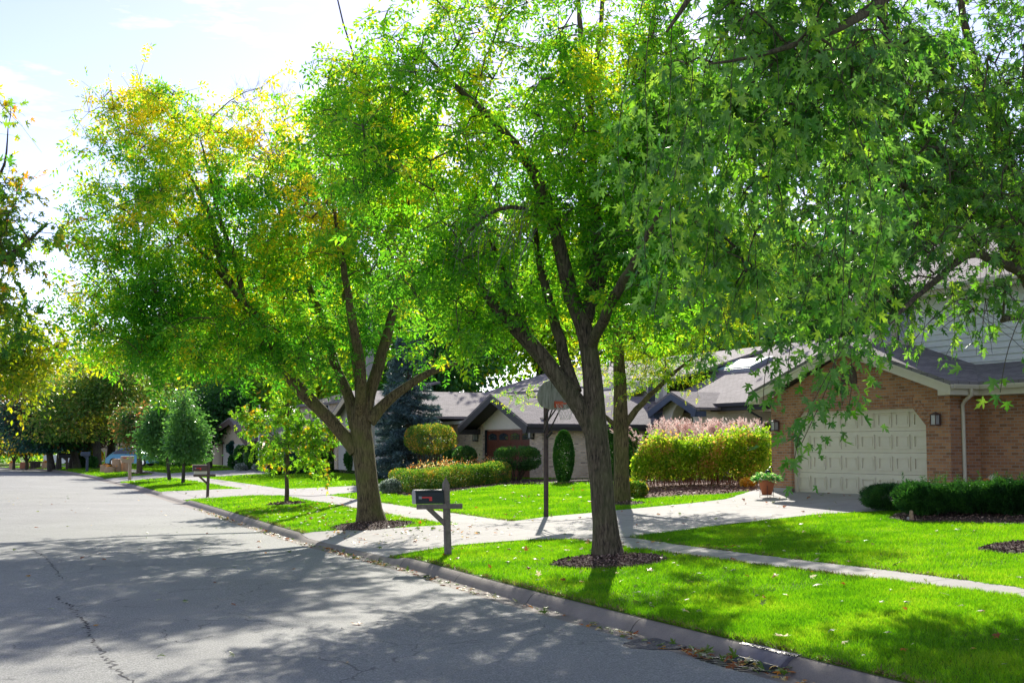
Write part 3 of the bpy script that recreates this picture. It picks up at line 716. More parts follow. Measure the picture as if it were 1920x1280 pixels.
# ------------------------------------------------------------------ grass blades
def blades():
    Vs = []; 
    def band(s0, s1, D0, D1, dens, h, wd, seed):
        r = np.random.default_rng(seed); n = int((s1-s0)*(D1-D0)*dens); s = r.uniform(s0, s1, n); D = r.uniform(D0, D1, n)
        P = K(s)+N(s)*D[:,None]
        # keep what the photograph could see, with a generous margin
        ok = (P[:,1] > 7) & (np.abs(P[:,0]) < P[:,1]*.40+2.5)
        e = .05*np.sin(s*9)+.03*np.sin(s*23)
        wa, wb_ = walkD(s); ok &= ~((D > wa+.03+e*.5) & (D < wb_-.03+e*.5))
        s, D, P = s[ok], D[ok], P[ok]; ok = np.ones(len(s), bool)
        for q in DRIVE_POLY+BEDS: ok &= ~in_poly(P, q)
        for q in HOUSE_FOOT: ok &= ~in_poly(P, q)
        s, D, P = s[ok], D[ok], P[ok]; n = len(s)
        z = zt(s, D)-.005
        hh = h*r.uniform(.55, 1.25, n)*(1+.25*np.sin(P[:,0]*3.1)*np.sin(P[:,1]*2.3)); a = r.uniform(0, 6.28, n); lx, ly = r.normal(size=n)*.45*hh, r.normal(size=n)*.45*hh
        ww = wd*r.uniform(.7, 1.3, n)*.5
        B = np.stack([P[:,0], P[:,1], z], 1); d = np.stack([np.cos(a)*ww, np.sin(a)*ww, 0*a], 1)
        T = B+np.stack([lx, ly, hh], 1)
        Vs.append(np.stack([B-d, B+d, T], 1).reshape(-1,3))
    def sY(Y): return float(np.interp(Y, KC[:,1], SS))
    band(sY(5), sY(16), .03, 9, 4200, .055, .009, 1)
    band(sY(13), sY(24), .03, 14, 2300, .055, .012, 2)
    band(sY(23.5), sY(42), .03, 16, 900, .06, .02, 3)
    band(sY(41), sY(70), .03, 24, 300, .06, .04, 4)
    band(sY(69), sY(130), .03, 40, 50, .07, .1, 5)
    r = np.random.default_rng(77); n = 26000; s = r.uniform(sY(8), sY(40), n); e = r.integers(0, 3, n); wa, wb_ = walkD(s)
    D = np.where(e == 0, .03+abs(r.normal(size=n))*.05, np.where(e == 1, wa+.02-abs(r.normal(size=n))*.04, wb_+.0+abs(r.normal(size=n))*.05)); P = K(s)+N(s)*D[:,None]; ok = np.ones(n, bool)
    for q in DRIVE_POLY+BEDS: ok &= ~in_poly(P, q)
    s, D, P = s[ok], D[ok], P[ok]; n = len(s); ok = vnoise(np.c_[P, P[:,:1]], 2.2, 3) > -.25; s, D, P = s[ok], D[ok], P[ok]; n = len(s)
    A = r.normal(size=(n,3)); A[:,2] = abs(A[:,2])*.7; o = leaves('dry_grass', np.c_[P, zt(s, D)+.01], A, .055, (BLD[0]*np.array([2.2,1,1]), BLD[1]), leafmat('thatch', [(.0, (.10,.08,.03)), (.5, (.22,.17,.07)), (1, (.34,.29,.12))], .3, 1.2, gain=1), rng=r); o['kind'] = 'stuff'
    V = np.vstack(Vs); F = np.arange(len(V)).reshape(-1,3)
    print("grass blades", len(F))
    o = np_mesh('grass', V, F, M['grass']); o['kind'] = 'stuff'
HOUSE_FOOT = []

# ================================================================== HOUSES
class Fr:
    def __init__(s, P, th, g):
        s.P = Vector((P[0], P[1], 0)); s.g = g; th = R(th)
        s.u = Vector((-math.sin(th), math.cos(th), 0)); s.b = Vector((math.cos(th), math.sin(th), 0))
    def pt(s, t, d, z): return s.P+s.u*t+s.b*d+Vector((0,0,z))
    def hit(s, x, y, d=0):
        r = ray(x, y); O = Vector((0,0,EYE)); k = ((s.P-O).dot(s.b)+d)/r.dot(s.b); q = O+r*k
        return (q-s.P).dot(s.u), q.z
    def hitT(s, x, y, t=0):
        r = ray(x, y); O = Vector((0,0,EYE)); k = ((s.P-O).dot(s.u)+t)/r.dot(s.u); q = O+r*k
        return (q-s.P).dot(s.b), q.z
    def box(s, m, t0, t1, d0, d1, z0, z1): m.box(min(t0,t1), max(t0,t1), min(d0,d1), max(d0,d1), z0, z1, lambda a, b, c: s.pt(a, b, c))
    def poly(s, m, pts, d0, d1): m.prism([s.pt(t, d0, z) for t, z in pts], s.b*(d1-d0))
    def polyT(s, m, pts, t0, t1): m.prism([s.pt(t0, d, z) for d, z in pts], s.u*(t1-t0))
    def slab(s, m, pts, th=.1):
        p = [s.pt(*q) for q in pts]; n = len(p); lo = [q-Vector((0,0,th)) for q in p]
        m.face(p); m.face(lo[::-1])
        for i in range(n): m.face([p[i], lo[i], lo[(i+1)%n], p[(i+1)%n]])
    def foot(s, t0, t1, d0, d1):
        HOUSE_FOOT.append(np.array([tuple(s.pt(t, d, 0)[:2]) for t, d in ((t0,d0),(t1,d0),(t1,d1),(t0,d1))]))

def wall_lantern(fr, t, d, z, h, w, body, parent, name='wall_lantern'):
    m = MB(); fr.box(m, t-w*.5, t+w*.5, d-.2, d-.03, z+h*.8, z+h*.86)
    p = [fr.pt(t-w*.5, d-.2, z+h*.86), fr.pt(t+w*.5, d-.2, z+h*.86), fr.pt(t+w*.5, d-.03, z+h*.86), fr.pt(t-w*.5, d-.03, z+h*.86)]; top = fr.pt(t, d-.11, z+h*1.08)
    for i in range(4): m.face([p[i], p[(i+1)%4], top])
    fr.box(m, t-w*.5, t+w*.5, d-.2, d-.03, z, z+h*.1)
    for a in (-.5, .42):
        for e in (-.2, -.05): fr.box(m, t+w*a, t+w*(a+.08), d+e, d+e+.015, z+h*.1, z+h*.8)
    fr.box(m, t-w*.3, t+w*.3, d-.03, d, z+h*.2, z+h*.9)
    o = m.build(name, body, parent)
    g = MB(); fr.box(g, t-w*.38, t+w*.38, d-.185, d-.06, z+h*.1, z+h*.8); g.build('lantern_glass', M['lglass'], o)
M['lglass'] = plain("frosted_glass", (.35,.36,.34), .2, bmp=0)

# ---- house with the cream garage door
H1 = Fr((9.62, 30.8), 27, .9); g = H1.g
h1 = thing('brick_house', H1.pt(2.4, 0, g), 'two storey house of red brick and pale siding with a cream garage door', 'house')
EZ, RZ, DT = 3.42, 4.72, 3.02
m = MB(); W = .28
H1.box(m, 4.9, 5.72, 0, W, g-.5, DT); H1.box(m, -.76, 0, 0, W, g-.5, DT)
H1.box(m, -.76, 5.72, 0, W, DT, EZ)
H1.poly(m, [(-.76, EZ),(5.72, EZ),(5.3, EZ+.13),(2.48, EZ+1.12),(-.34, EZ+.13)], 0, W)
H1.poly(m, [(0, DT),(0, DT-.42),(.42, DT)], 0, W); H1.poly(m, [(4.9, DT),(4.48, DT),(4.9, DT-.42)], 0, W)
H1.box(m, -.76, -.5, W, .92, g-.5, EZ); H1.box(m, 5.44, 5.72, W, 8, g-.5, EZ)
H1.box(m, -12, -.5, .92, 1.15, g-.5, EZ+.02)
m.build('brick_wall', M['brick'], h1)
for a_, b_ in ((-.775, 0), (4.9, 5.735)): m = MB(); H1.box(m, a_, b_, -.02, .1, g-.4, g+.12); m.build('footing', M['conc'], h1)
m = MB()   # upright bricks over the opening, standing just proud
def sold(m, t0, z0, t1, z1, h=.24):
    a, b = Vector((t0, z0)), Vector((t1, z1)); L_ = (b-a).length; n = int(L_/.083); e = (b-a).normalized(); q = Vector((-e.y, e.x))
    for i in range(n):
        p0 = a+e*(i*L_/n+.004); p1 = a+e*((i+1)*L_/n-.004)
        H1.poly(m, [tuple(p0), tuple(p1), tuple(p1+q*h), tuple(p0+q*h)], -.012, .02)
sold(m, .40, DT+.02, 4.50, DT+.02); sold(m, -.02, DT-.42, .38, DT-.02+.02); sold(m, 4.52, DT, 4.92, DT-.42)
m.build('brick_arch', M['brick'], h1)
# cream trim round the opening
m = MB(); H1.box(m, 0, .09, .1, .24, g, DT-.4); H1.box(m, 4.81, 4.9, .1, .24, g, DT-.4); H1.box(m, .4, 4.5, .1, .24, DT-.09, DT)
H1.poly(m, [(0, DT-.42),(.09, DT-.42),(.44, DT-.09),(.42, DT)], .1, .24); H1.poly(m, [(4.9, DT-.42),(4.48, DT),(4.46, DT-.09),(4.81, DT-.42)], .1, .24)
m.build('door_frame', M['cream'], h1)
gd = None; m = MB(); x0, x1 = .03, 4.87; n = 8; rowh = (DT-.02-g)/4
for r_ in range(4):
    z0 = g+.02+r_*rowh; H1.box(m, x0, x1, .205, .25, z0, z0+rowh-.008)
gd = m.build('garage_door', M['door1'], h1)
m = MB(); cw = (x1-x0)/n
for r_ in range(4):
    for c_ in range(n):
        a, b = x0+c_*cw+.09, x0+(c_+1)*cw-.05; z0 = g+.02+r_*rowh+.09; z1 = z0+rowh-.18
        if b < .5 and r_ == 3 and False: continue
        # recessed moulding frame and raised field
        for q in ((a, b, z0, z0+.05), (a, b, z1-.05, z1), (a, a+.025, z0+.05, z1-.05), (b-.025, b, z0+.05, z1-.05)):
            H1.box(m, q[0], q[1], .172, .205, q[2], q[3])
        H1.box(m, a+.08, b-.08, .192, .205, z0+.07, z1-.07)
m.build('door_panel', M['door1'], gd)
# attic vent
m = MB(); vz = H1.hit(1590, 716)[1]; vt = H1.hit(1592, 716)[0]; vr = .30
arc = [(vt+vr*math.cos(a), vz+.12+vr*math.sin(a)) for a in np.linspace(0, math.pi, 15)]
H1.poly(m, [(vt+vr, vz-.06)]+arc+[(vt-vr, vz-.06)], -.004, .02); v_ = m.build('attic_vent', M['brown'], h1)
m = MB()
for k in range(6):
    z0 = vz-.03+k*.075; ww = vr if z0 < vz+.12 else math.sqrt(max(.01, vr**2-(z0-vz-.12)**2)); H1.polyT(m, [(-.03, z0),(-.008, z0+.05),(-.008, z0+.035),(-.03, z0-.012)], vt-ww+.02, vt+ww-.02)
m.build('louvre', M['wooddk'], v_)
m = MB()
for i in range(15):
    a0, a1 = math.pi*i/15+.012, math.pi*(i+1)/15-.012
    H1.poly(m, [(vt+r_*math.cos(a), vz+.12+r_*math.sin(a)) for r_, a in ((vr+.01,a0),(vr+.12,a0),(vr+.12,a1),(vr+.01,a1))], -.014, .02)
m.build('brick_surround', M['brick'], v_)
# roof of the garage
TL, TR, TM = 6.22, -1.16, 2.48; sl_ = (RZ-(EZ+.16))/(TM-TR)
er = EZ+.16
m = MB()
H1.slab(m, [(TR,-.38,er),(TR,3.6,er),(TM,3.6,RZ),(TM,-.38,RZ)], .09); H1.slab(m, [(TM,-.38,RZ),(TM,9,RZ),(TL,9,er-.0),(TL,-.38,er)], .09)
H1.slab(m, [(-13,.5,er+.004),(TM+.5,.5,er+.004),(TM+.5,2.35,er+.004+sl_*1.85),(-13,2.35,er+.004+sl_*1.85)][::-1], .09)
rf = m.build('roof', M['shingle'], h1)
m = MB()   # rake boards and returns
for a, b in ((TR, TM), (TL, TM)):
    s_ = 1 if a < b else -1
    H1.poly(m, [(a, er-.09),(b, RZ-.09),(b, RZ-.31),(a+s_*.0, er-.31)], -.375, -.345)
    H1.poly(m, [(a, er-.09),(b, RZ-.09),(b, RZ-.14),(a, er-.14)], -.395, -.3751)
    H1.box(m, a, a+s_*.42, -.344, -.002, er-.31, er-.26)
    H1.poly(m, [(a+s_*.0, er-.26),(a+s_*.42, er-.26),(a+s_*.42, er-.1+.42*sl_),(a, er-.1)], -.344, -.03)
m.build('rake_board', M['cream'], h1)
m = MB(); H1.slab(m, [(TR+.4,-.34,er+.4*sl_-.12),(TR+.4,0,er+.4*sl_-.12),(TM,0,RZ-.12),(TM,-.34,RZ-.12)], .02); H1.slab(m, [(TM,-.34,RZ-.12),(TM,0,RZ-.12),(TL-.4,0,er+.4*sl_-.12),(TL-.4,-.34,er+.4*sl_-.12)], .02)
H1.box(m, TR+.02, -.76, 0, .5, er-.31, er-.28); H1.box(m, -13, -.76, .53, .92, er-.31, er-.28); m.build('soffit', M['cream'], h1)
m = MB(); H1.box(m, TR-.005, TR+.02, -.34, .5, er-.31, er-.09); H1.box(m, -13, TR+.02, .5, .53, er-.31, er-.09)
m.build('fascia', M['cream'], h1)
m = MB()
for prof in (1,):
    pr = [(0,0),(-.03,-.10),(-.10,-.10),(-.125,-.03),(-.125,0.0),(-.115,0.0),(-.105,-.03),(-.095,-.085),(-.035,-.085),(-.012,0)]
    m.prism([H1.pt(TR-.006+x, -.38, er-.075+z) for x, z in pr], H1.b*(.5-.0+.38-.12))
    m.prism([H1.pt(TR-.01, .494+x, er-.075+z) for x, z in pr], H1.u*(-11))
m.build('gutter', M['cream'], h1)
m = MB(); td = -.76-.05
dp = [H1.pt(TR-.07, .18, er-.17), H1.pt(TR-.07, .2, er-.3), H1.pt(td-.12, .3, er-.42), H1.pt(td, .34, er-.52), H1.pt(td, .35, er-.7), H1.pt(td, .36, g-.1)]
m.tube(dp, .045, 8); m.build('downspout', M['cream'], h1)
# upper storey
d2 = 2.2; tl, _ = H1.hit(1634, 600, d2); uz = H1.hit(1700, 556, d2)[1]
wl, wb = H1.hit(1643, 646, d2); wr, wt = H1.hit(1711, 566, d2)
m = MB(); bh = .155; z = 3.7; lev = 0
def clap(m, t0, t1, z0, z1):
    z = z0
    while z < z1:
        zz = min(z+bh, z1); H1.polyT(m, [(d2-.028, z),(d2-.028, z+.006),(d2-.002, zz),(d2+.1, zz),(d2+.1, z)][::1], t0, t1); z += bh
clap(m, -13, wr-.06, 3.7, uz); clap(m, wl+.06, tl, 3.7, uz); clap(m, wr-.06, wl+.06, 3.7, wb-.06)
H1.box(m, wr-.06, wl+.06, d2, d2+.1, wt+.06, uz)
H1.box(m, tl-.1, tl, d2+.1, d2+9, 3.7, uz)
m.build('siding', M['siding'], h1)
m = MB(); H1.box(m, tl-.11, tl+.03, d2-.03, d2+.1, 3.7, uz); m.build('corner_board', M['cream'], h1)
m = MB(); f = .07
H1.box(m, wr-.06, wl+.06, d2-.035, d2+.1, wb-.06, wb); H1.box(m, wr-.06, wl+.06, d2-.035, d2+.1, wt, wt+.06)
mt = (wl+wr)/2
for a, b in ((wr-.06, wr), (mt-.05, mt+.05), (wl, wl+.06)): H1.box(m, a, b, d2-.035, d2+.1, wb, wt)
for a, b in ((wr, mt-.05), (mt+.05, wl)):
    for q in ((a, b, wb, wb+.05), (a, b, wt-.05, wt), (a, a+.05, wb+.05, wt-.05), (b-.05, b, wb+.05, wt-.05)): H1.box(m, q[0], q[1], d2-.01, d2+.05, q[2], q[3])
wn = m.build('window', M['stone2'] if 'stone2' in M else plain("window_taupe", (.42,.38,.31), .5), h1)
m = MB(); H1.box(m, wr, wl, d2+.03, d2+.06, wb, wt); m.build('pane', M['glass'], wn)
m = MB(); H1.slab(m, [(-14,d2-.5,uz+.12),(tl+.45,d2-.5,uz+.12),(tl+.45,d2+5.5,uz+3.1),(-14,d2+5.5,uz+3.1)][::-1], .1); H1.slab(m, [(-14,d2+5.5,uz+3.1),(tl+.45,d2+5.5,uz+3.1),(tl+.45,d2+11,uz+.12),(-14,d2+11,uz+.12)][::-1], .1)
m.build('upper_roof', M['shingle2'], h1)
m = MB(); H1.box(m, -14, tl+.44, d2-.52, d2-.49, uz-.12, uz+.06); H1.box(m, -14, tl+.44, d2-.49, d2-.03, uz-.1, uz-.08); H1.box(m, -13.9, tl+.42, d2-.62, d2-.522, uz-.02, uz+.1)
m.prism([H1.pt(tl-.05, d, z) for d, z in ((d2+.1,uz),(d2+9,uz),(d2+5.5,uz+2.9))], H1.u*.05)
m.build('eave', M['cream'], h1)
m = MB(); H1.box(m, tl-.1, -13, d2+9, d2+9.1, g, uz); H1.box(m, 5.72, -13, 10, 10.1, g, EZ); m.build('back_wall', M['siding'], h1)
wall_lantern(H1, -.42, 0, H1.hit(1749, 798)[1], .30, .17, M['brown'], h1); wall_lantern(H1, 5.42, 0, H1.hit(1453, 808)[1], .30, .17, M['brown'], h1)
H1.foot(5.72, -13, 0, 10)

# ---- house with the dark red garage door
H2 = Fr((.73, 55), 26, .80); g = H2.g
h2 = thing('pale_brick_house', H2.pt(2.4, 0, g), 'low house of pale brick and stucco with a dark red garage door and arched entry', 'house')
wlT = 4.95; wlL, _ = H2.hit(883, 850); wrR, _ = H2.hit(1016, 850); ezR = H2.hit(1005, 789)[1]; DT = H2.hit(993, 803)[1]
dl, _ = H2.hit(905, 850); dr = 0.0
pk_t, pk_z = H2.hit(935, 736, -.9); eaR = wrR-.45; eaL = H2.hit(858, 803, -.9)[0]; pk_t = (eaR+eaL)/2
ez2 = 3.05
m = MB(); H2.box(m, wrR, dr, 0, .3, g-.4, DT); H2.box(m, dl, wlL, 0, .3, g-.4, DT); H2.box(m, dr-.0, wrR, 0, .3, DT, ez2+.25); H2.box(m, dl, wlL, 0, .3, DT, ez2+.5)
H2.box(m, wrR, wrR+.28, .3, 7.5, g-.4, ez2); H2.box(m, wlL-.28, wlL, .3, 7.5, g-.4, ez2)
m.build('brick_wall', M['wbrick'], h2)
sl2 = (pk_z-ez2)/(pk_t-eaR)
m = MB(); H2.poly(m, [(dr, DT),(dl, DT),(dl, ez2-.1+sl2*(eaL-dl)),(pk_t, pk_z-.1),(dr, ez2-.1+sl2*(dr-eaR))], .05, .28); m.build('stucco_gable', M['stucco'], h2)
for a_, b_ in ((dr+.0, dr+.07), (dl-.07, dl)): m = MB(); H2.box(m, a_, b_, .1, .2, g, DT-.001); m.build('door_jamb', M['blackp'], h2)
m = MB(); H2.box(m, dr+.07, dl-.07, .2, .26, g, DT-.05); gd = m.build('garage_door', M['door2'], h2)
m = MB(); dw = (dl-dr-.14)/4; rh_ = (DT-.05-g)/4
for r_ in range(4): H2.box(m, dr+.07, dl-.07, .188, .2, g+r_*rh_-.0, g+r_*rh_+.03)
for c_ in range(4):
    a = dr+.07+c_*dw
    H2.box(m, a, a+.09, .185, .2, g+.03, DT-.05); H2.box(m, a+dw-.09, a+dw, .185, .2, g+.03, DT-.05)
    for k in range(1, 6): H2.box(m, a+k*dw/6-.004, a+k*dw/6+.004, .193, .2, g+.03, g+3*rh_)
m.build('door_panel', M['door2'], gd)
for c_ in range(4):
    a = dr+.07+c_*dw+.14; b = a+dw-.28; z0 = g+3*rh_+.1; z1 = DT-.16
    m = MB(); arc = [(a+(b-a)*k/8, z1-.10+.10*math.sin(math.pi*k/8)) for k in range(9)]
    H2.poly(m, [(b, z0)][:0]+[(a, z0)]+arc[:1]+arc[1:]+[(b, z0)], .18, .199); wn = m.build('door_window', M['glass'], gd)
    m = MB(); H2.box(m, a, b, .172, .18, (z0+z1)/2-.01, (z0+z1)/2+.01)
    for k in (1, 2): H2.box(m, a+(b-a)*k/3-.01, a+(b-a)*k/3+.01, .172, .18, z0, z1-.03)
    m.build('muntin', M['blackp'], wn)
m = MB()
H2.slab(m, [(eaR,-.9,ez2),(eaR,9,ez2),(pk_t,9,pk_z),(pk_t,-.9,pk_z)], .1); H2.slab(m, [(pk_t,-.9,pk_z),(pk_t,9,pk_z),(eaL,9,ez2),(eaL,-.9,ez2)], .1)
m.build('garage_roof', M['shingle2'], h2)
m = MB()
for a in (eaR, eaL):
    s_ = 1 if a < pk_t else -1
    H2.poly(m, [(a, ez2-.1),(pk_t, pk_z-.1),(pk_t, pk_z-.38),(a+s_*.1, ez2-.38)], -.9, -.86)
    H2.slab(m, [(a+s_*.05,-.86,ez2-.14),(a+s_*.05,0,ez2-.14),(pk_t,0,pk_z-.14),(pk_t,-.86,pk_z-.14)], .03)
    H2.box(m, a+s_*.03, a+s_*.5, -.859, 0, ez2-.38, ez2-.16)
m.build('rake_board', M['trimdk'], h2)
m = MB(); H2.box(m, eaR-.1, eaR, -.85, 9, ez2-.16, ez2-.03); H2.box(m, eaR, eaR+.04, -.85, 9, ez2-.28, ez2-.1); H2.box(m, eaR+.04, wrR, .0, 7.5, ez2-.28, ez2-.25)
m.build('gutter', M['trimdk'], h2)
wall_lantern(H2, dr-.34, 0, H2.hit(998, 822)[1]-.02, .55, .26, M['black'], h2); wall_lantern(H2, dl+.55, 0, H2.hit(892, 827)[1], .55, .26, M['black'], h2)
# main roof and the left wing behind the spruce
mE = 3.95; dm = 6.6; t_, mz = H2.hit(1360, 756, dm-.5); mE = mz; rgd = dm+6.5; rz = H2.hit(1340, 659, rgd)[1]
tR = H2.hit(1424, 756, dm)[0]; tA = H2.hit(1240, 780, dm)[0]
m = MB()
H2.slab(m, [(tR-1,dm-.5,mE),(tA+.2,dm-.5,mE),(tA+.2,rgd,rz),(tR-1,rgd,rz)][::-1], .12)
H2.slab(m, [(tA+.2,dm+.9,5.15),(22,dm+.9,5.15),(22,rgd,rz),(tA+.2,rgd,rz)][::-1], .12)
H2.slab(m, [(tR-12,rgd,rz),(22,rgd,rz),(22,rgd+7,mE),(tR-12,rgd+7,mE)][::-1], .12)
H2.slab(m, [(tR-12,dm+1.1,mE-.2),(tR+.9,dm+1.1,mE-.2),(tR+.9,rgd,rz-.3),(tR-12,rgd,rz-.3)][::-1], .12)
m.build('main_roof', M['shingle2'], h2)
lE = H2.hit(870, 789, 3.2)[1]
m = MB(); H2.slab(m, [(pk_t,3.0,lE),(26,3.0,lE),(26,dm+1,5.1),(pk_t,dm+1,5.1)][::-1], .12); m.build('wing_roof', M['shingle'], h2)
m = MB(); H2.box(m, 25.5, wlL, 3.6, 3.9, g-.3, lE-.05); m.build('wing_wall', M['wbrick'], h2)
m = MB(); H2.box(m, 25.6, wlL, 2.88, 3.0, lE-.16, lE); m.build('wing_gutter', M['white'], h2)
m = MB(); H2.box(m, tR-1, tA+.1, dm-.62, dm-.5, mE-.13, mE+.01); H2.box(m, tR-1, tA+.1, dm-.5, dm-.46, mE-.3, mE-.12); m.build('main_gutter', M['trimdk'], h2)
m = MB(); H2.tube = None
kx, kz = H2.hit(1400, 765, dm-.4)
m.tube([H2.pt(kx-.3,dm-.56,mE-.1),H2.pt(kx-.3,dm-.5,mE-.35),H2.pt(kx-.5,dm-.1,mE-.6),H2.pt(kx-.5,dm-.05,g)], .05, 6); m.build('downspout', M['blackp'], h2)
# stucco walls behind, beam of the porch
bmz = H2.hit(1330, 791, dm-.2)[1]; pL = H2.hit(1313, 780, dm-.2)[0]
m = MB(); H2.box(m, tR-1, pL, dm-.25, dm, H2.hit(1360, 775, dm)[1], mE-.28); H2.box(m, pL-.95, pL, dm-.248, dm-.002, bmz, H2.hit(1360, 775, dm)[1])
H2.box(m, tR-1, tA+.1, dm+3, dm+3.2, g, mE-.1); m.build('porch_beam', M['stuccob'], h2)
# arched entry block
a0 = H2.hit(1313, 780, dm-1.2)[0]; a1 = H2.hit(1243, 780, dm-1.2)[0]; az = H2.hit(1243, 765, dm-1.2)[1]; ap = H2.hit(1268, 733, dm-1.6)[1]
c0t, c0z = H2.hit(1286, 793, dm-1.2); ar = abs(H2.hit(1259, 793, dm-1.2)[0]-H2.hit(1300, 793, dm-1.2)[0])/2; act = (H2.hit(1259, 793, dm-1.2)[0]+H2.hit(1300, 793, dm-1.2)[0])/2
atop = H2.hit(1283, 755, dm-1.2)[1]; am = (a0+a1)/2; asl = (ap-az)/((a1-a0)/2+.5)
m = MB(); D0, D1 = dm-1.2, dm-.7
n = 14; arc = [(act+ar*math.cos(q), c0z+(atop-c0z)*math.sin(q)) for q in np.linspace(0, math.pi, n)]
roofz = lambda t: ap-asl*abs(t-am)-.16
for (t0, z0), (t1, z1) in zip(arc, arc[1:]): H2.poly(m, [(t0, z0),(t0, roofz(t0)),(t1, roofz(t1)),(t1, z1)], D0, D1)
H2.poly(m, [(a0, c0z-.0),(a0, roofz(a0)),(act-ar, roofz(act-ar)),(act-ar, c0z)], D0, D1); H2.poly(m, [(act+ar, c0z),(act+ar, roofz(act+ar)),(a1, roofz(a1)),(a1, c0z)], D0, D1)
H2.box(m, a0, a0+.2, D1, dm+2.9, c0z, az-.2); H2.box(m, a1-.2, a1, D1, dm+2.9, g, az-.2)
m.build('arch_wall', M['stucco'], h2)
m = MB(); H2.box(m, a0-.03, a0+.42, D0-.03, D0+.46, g, c0z); H2.box(m, a1-.5, a1+.03, D0-.03, D0+.46, g, c0z); H2.box(m, pL-.6, pL-.15, dm-.5, dm-.05, g, bmz)
m.build('entry_pier', M['brick'], h2)
m = MB(); H2.slab(m, [(a0-.45,D0-.5,az-.05),(a0-.45,dm+3,az-.05),(am,dm+3,ap),(am,D0-.5,ap)], .1); H2.slab(m, [(am,D0-.5,ap),(am,dm+3,ap),(a1+.45,dm+3,az-.05),(a1+.45,D0-.5,az-.05)], .1)
m.build('entry_roof', M['shingle2'], h2)
m = MB()
M['trimblue'] = plain("slate_blue_trim", (.05,.075,.12), .5)
for a in (a0-.45, a1+.45):
    s_ = 1 if a < am else -1
    H2.poly(m, [(a, az-.15),(am, ap-.1),(am, ap-.36),(a+s_*.1, az-.42)], D0-.5, D0-.46); H2.box(m, a+s_*.02, a+s_*.45, D0-.458, D0, az-.42, az-.2)
m.build('entry_fascia', M['trimblue'], h2)
m = MB(); m.tube([H2.pt(a1+.3, D0-.3, az-.2), H2.pt(a1+.12, D0-.1, az-.5), H2.pt(a1+.1, D0-.08, az-2.4)], .045, 6); m.build('drainpipe', M['blackp'], h2)
# stucco storey rising between the garage wing and the entry
m = MB(); b1 = H2.hit(1150, 740, dm+.3)[0]; H2.box(m, tA+.3, b1+1, dm+.3, dm+.5, g, 5.1)
m.build('stucco_wall', M['stucco'], h2)
m = MB(); q0 = H2.hit(1228, 752, dm-.2); H2.box(m, q0[0], q0[0]+.5, dm-.235, dm-.19, q0[1], q0[1]+.9); wn = m.build('side_window', M['blackp'], h2)
m = MB(); q0 = H2.hit(1395, 800, dm+2.9); q1 = H2.hit(1352, 778, dm+2.9); am2 = (q0[0]+q1[0])/2; hr = abs(q1[0]-q0[0])/2
H2.poly(m, [(am2+hr*1.05*math.cos(a), q1[1]-.55+.75*math.sin(a)) for a in np.linspace(0, math.pi, 12)]+[(am2-hr*1.05, g+.6),(am2+hr*1.05, g+.6)], dm+2.9, dm+2.96); wn = m.build('arched_window', M['brown'], h2)
m = MB(); H2.poly(m, [(am2+hr*.85*math.cos(a), q1[1]-.6+.62*math.sin(a)) for a in np.linspace(0, math.pi, 12)]+[(am2-hr*.85, g+.8),(am2+hr*.85, g+.8)], dm+2.87, dm+2.9); m.build('pane', M['glass'], wn)
m = MB(); q0 = H2.hit(1444, 850, dm+2.9); H2.poly(m, [(q0[0]+.5+.55*math.cos(a), 2.5+.6*math.sin(a)) for a in np.linspace(0, math.pi, 10)]+[(q0[0]-.05, g),(q0[0]+1.05, g)], dm+2.9, dm+2.97); m.build('front_door', M['blackp'], h2)
# skylight and vents on the roof
def onroof(x, y):
    best = None
    for k in range(400):
        d = dm-.5+k*.02; t, z = H2.hit(x, y, d); zr = mE+(rz-mE)*(d-dm+.5)/(rgd-dm+.5)
        if z <= zr or best is None: best = (t, d, zr)
        if z <= zr: break
    return best
P = [onroof(1354,684), onroof(1378,684), onroof(1406,696), onroof(1380,697)]
t0, t1 = P[2][0], P[0][0]; e0, e1 = P[2][1], P[0][1]
if e1-e0 < .5: e1 = e0+1.3
if abs(t1-t0) < .4: t1 = t0+1
rs = (rz-mE)/(rgd-dm+.5); zr = lambda d: mE+(d-dm+.5)*rs
m = MB(); H2.slab(m, [(t0,e0,zr(e0)+.16),(t1,e0,zr(e0)+.16),(t1,e1,zr(e1)+.16),(t0,e1,zr(e1)+.16)][::-1], .2); sk_ = m.build('skylight', M['grey'], h2)
m = MB(); H2.slab(m, [(t0+.07,e0+.07,zr(e0+.07)+.2),(t1-.07,e0+.07,zr(e0+.07)+.2),(t1-.07,e1-.07,zr(e1-.07)+.2),(t0+.07,e1-.07,zr(e1-.07)+.2)][::-1], .04); m.build('skylight_glass', plain("skylight_green", (.22,.36,.33), .65, bmp=0), sk_)
for x, y in ((1353,690),(1327,691)):
    t, d, z = onroof(x, y); m = MB(); H2.box(m, t-.14, t+.14, d-.15, d+.15, z-.05, z+.2); m.build('roof_vent', M['grey'], h2)
H2.foot(26, tR-12, .3, 14); H2.foot(wlL, wrR, 0, 8)
print("H2", dict(wlL=wlL, wrR=wrR, dl=dl, DT=DT, pk_z=pk_z, eaL=eaL, eaR=eaR, mE=mE, rz=rz, a0=a0, a1=a1, az=az, ap=ap, tR=tR, tA=tA, lE=lE, c0z=c0z, atop=atop))
print("H1", dict(tl=tl, uz=uz, wl=wl, wb=wb, wr=wr, wt=wt, vt=vt, vz=vz))

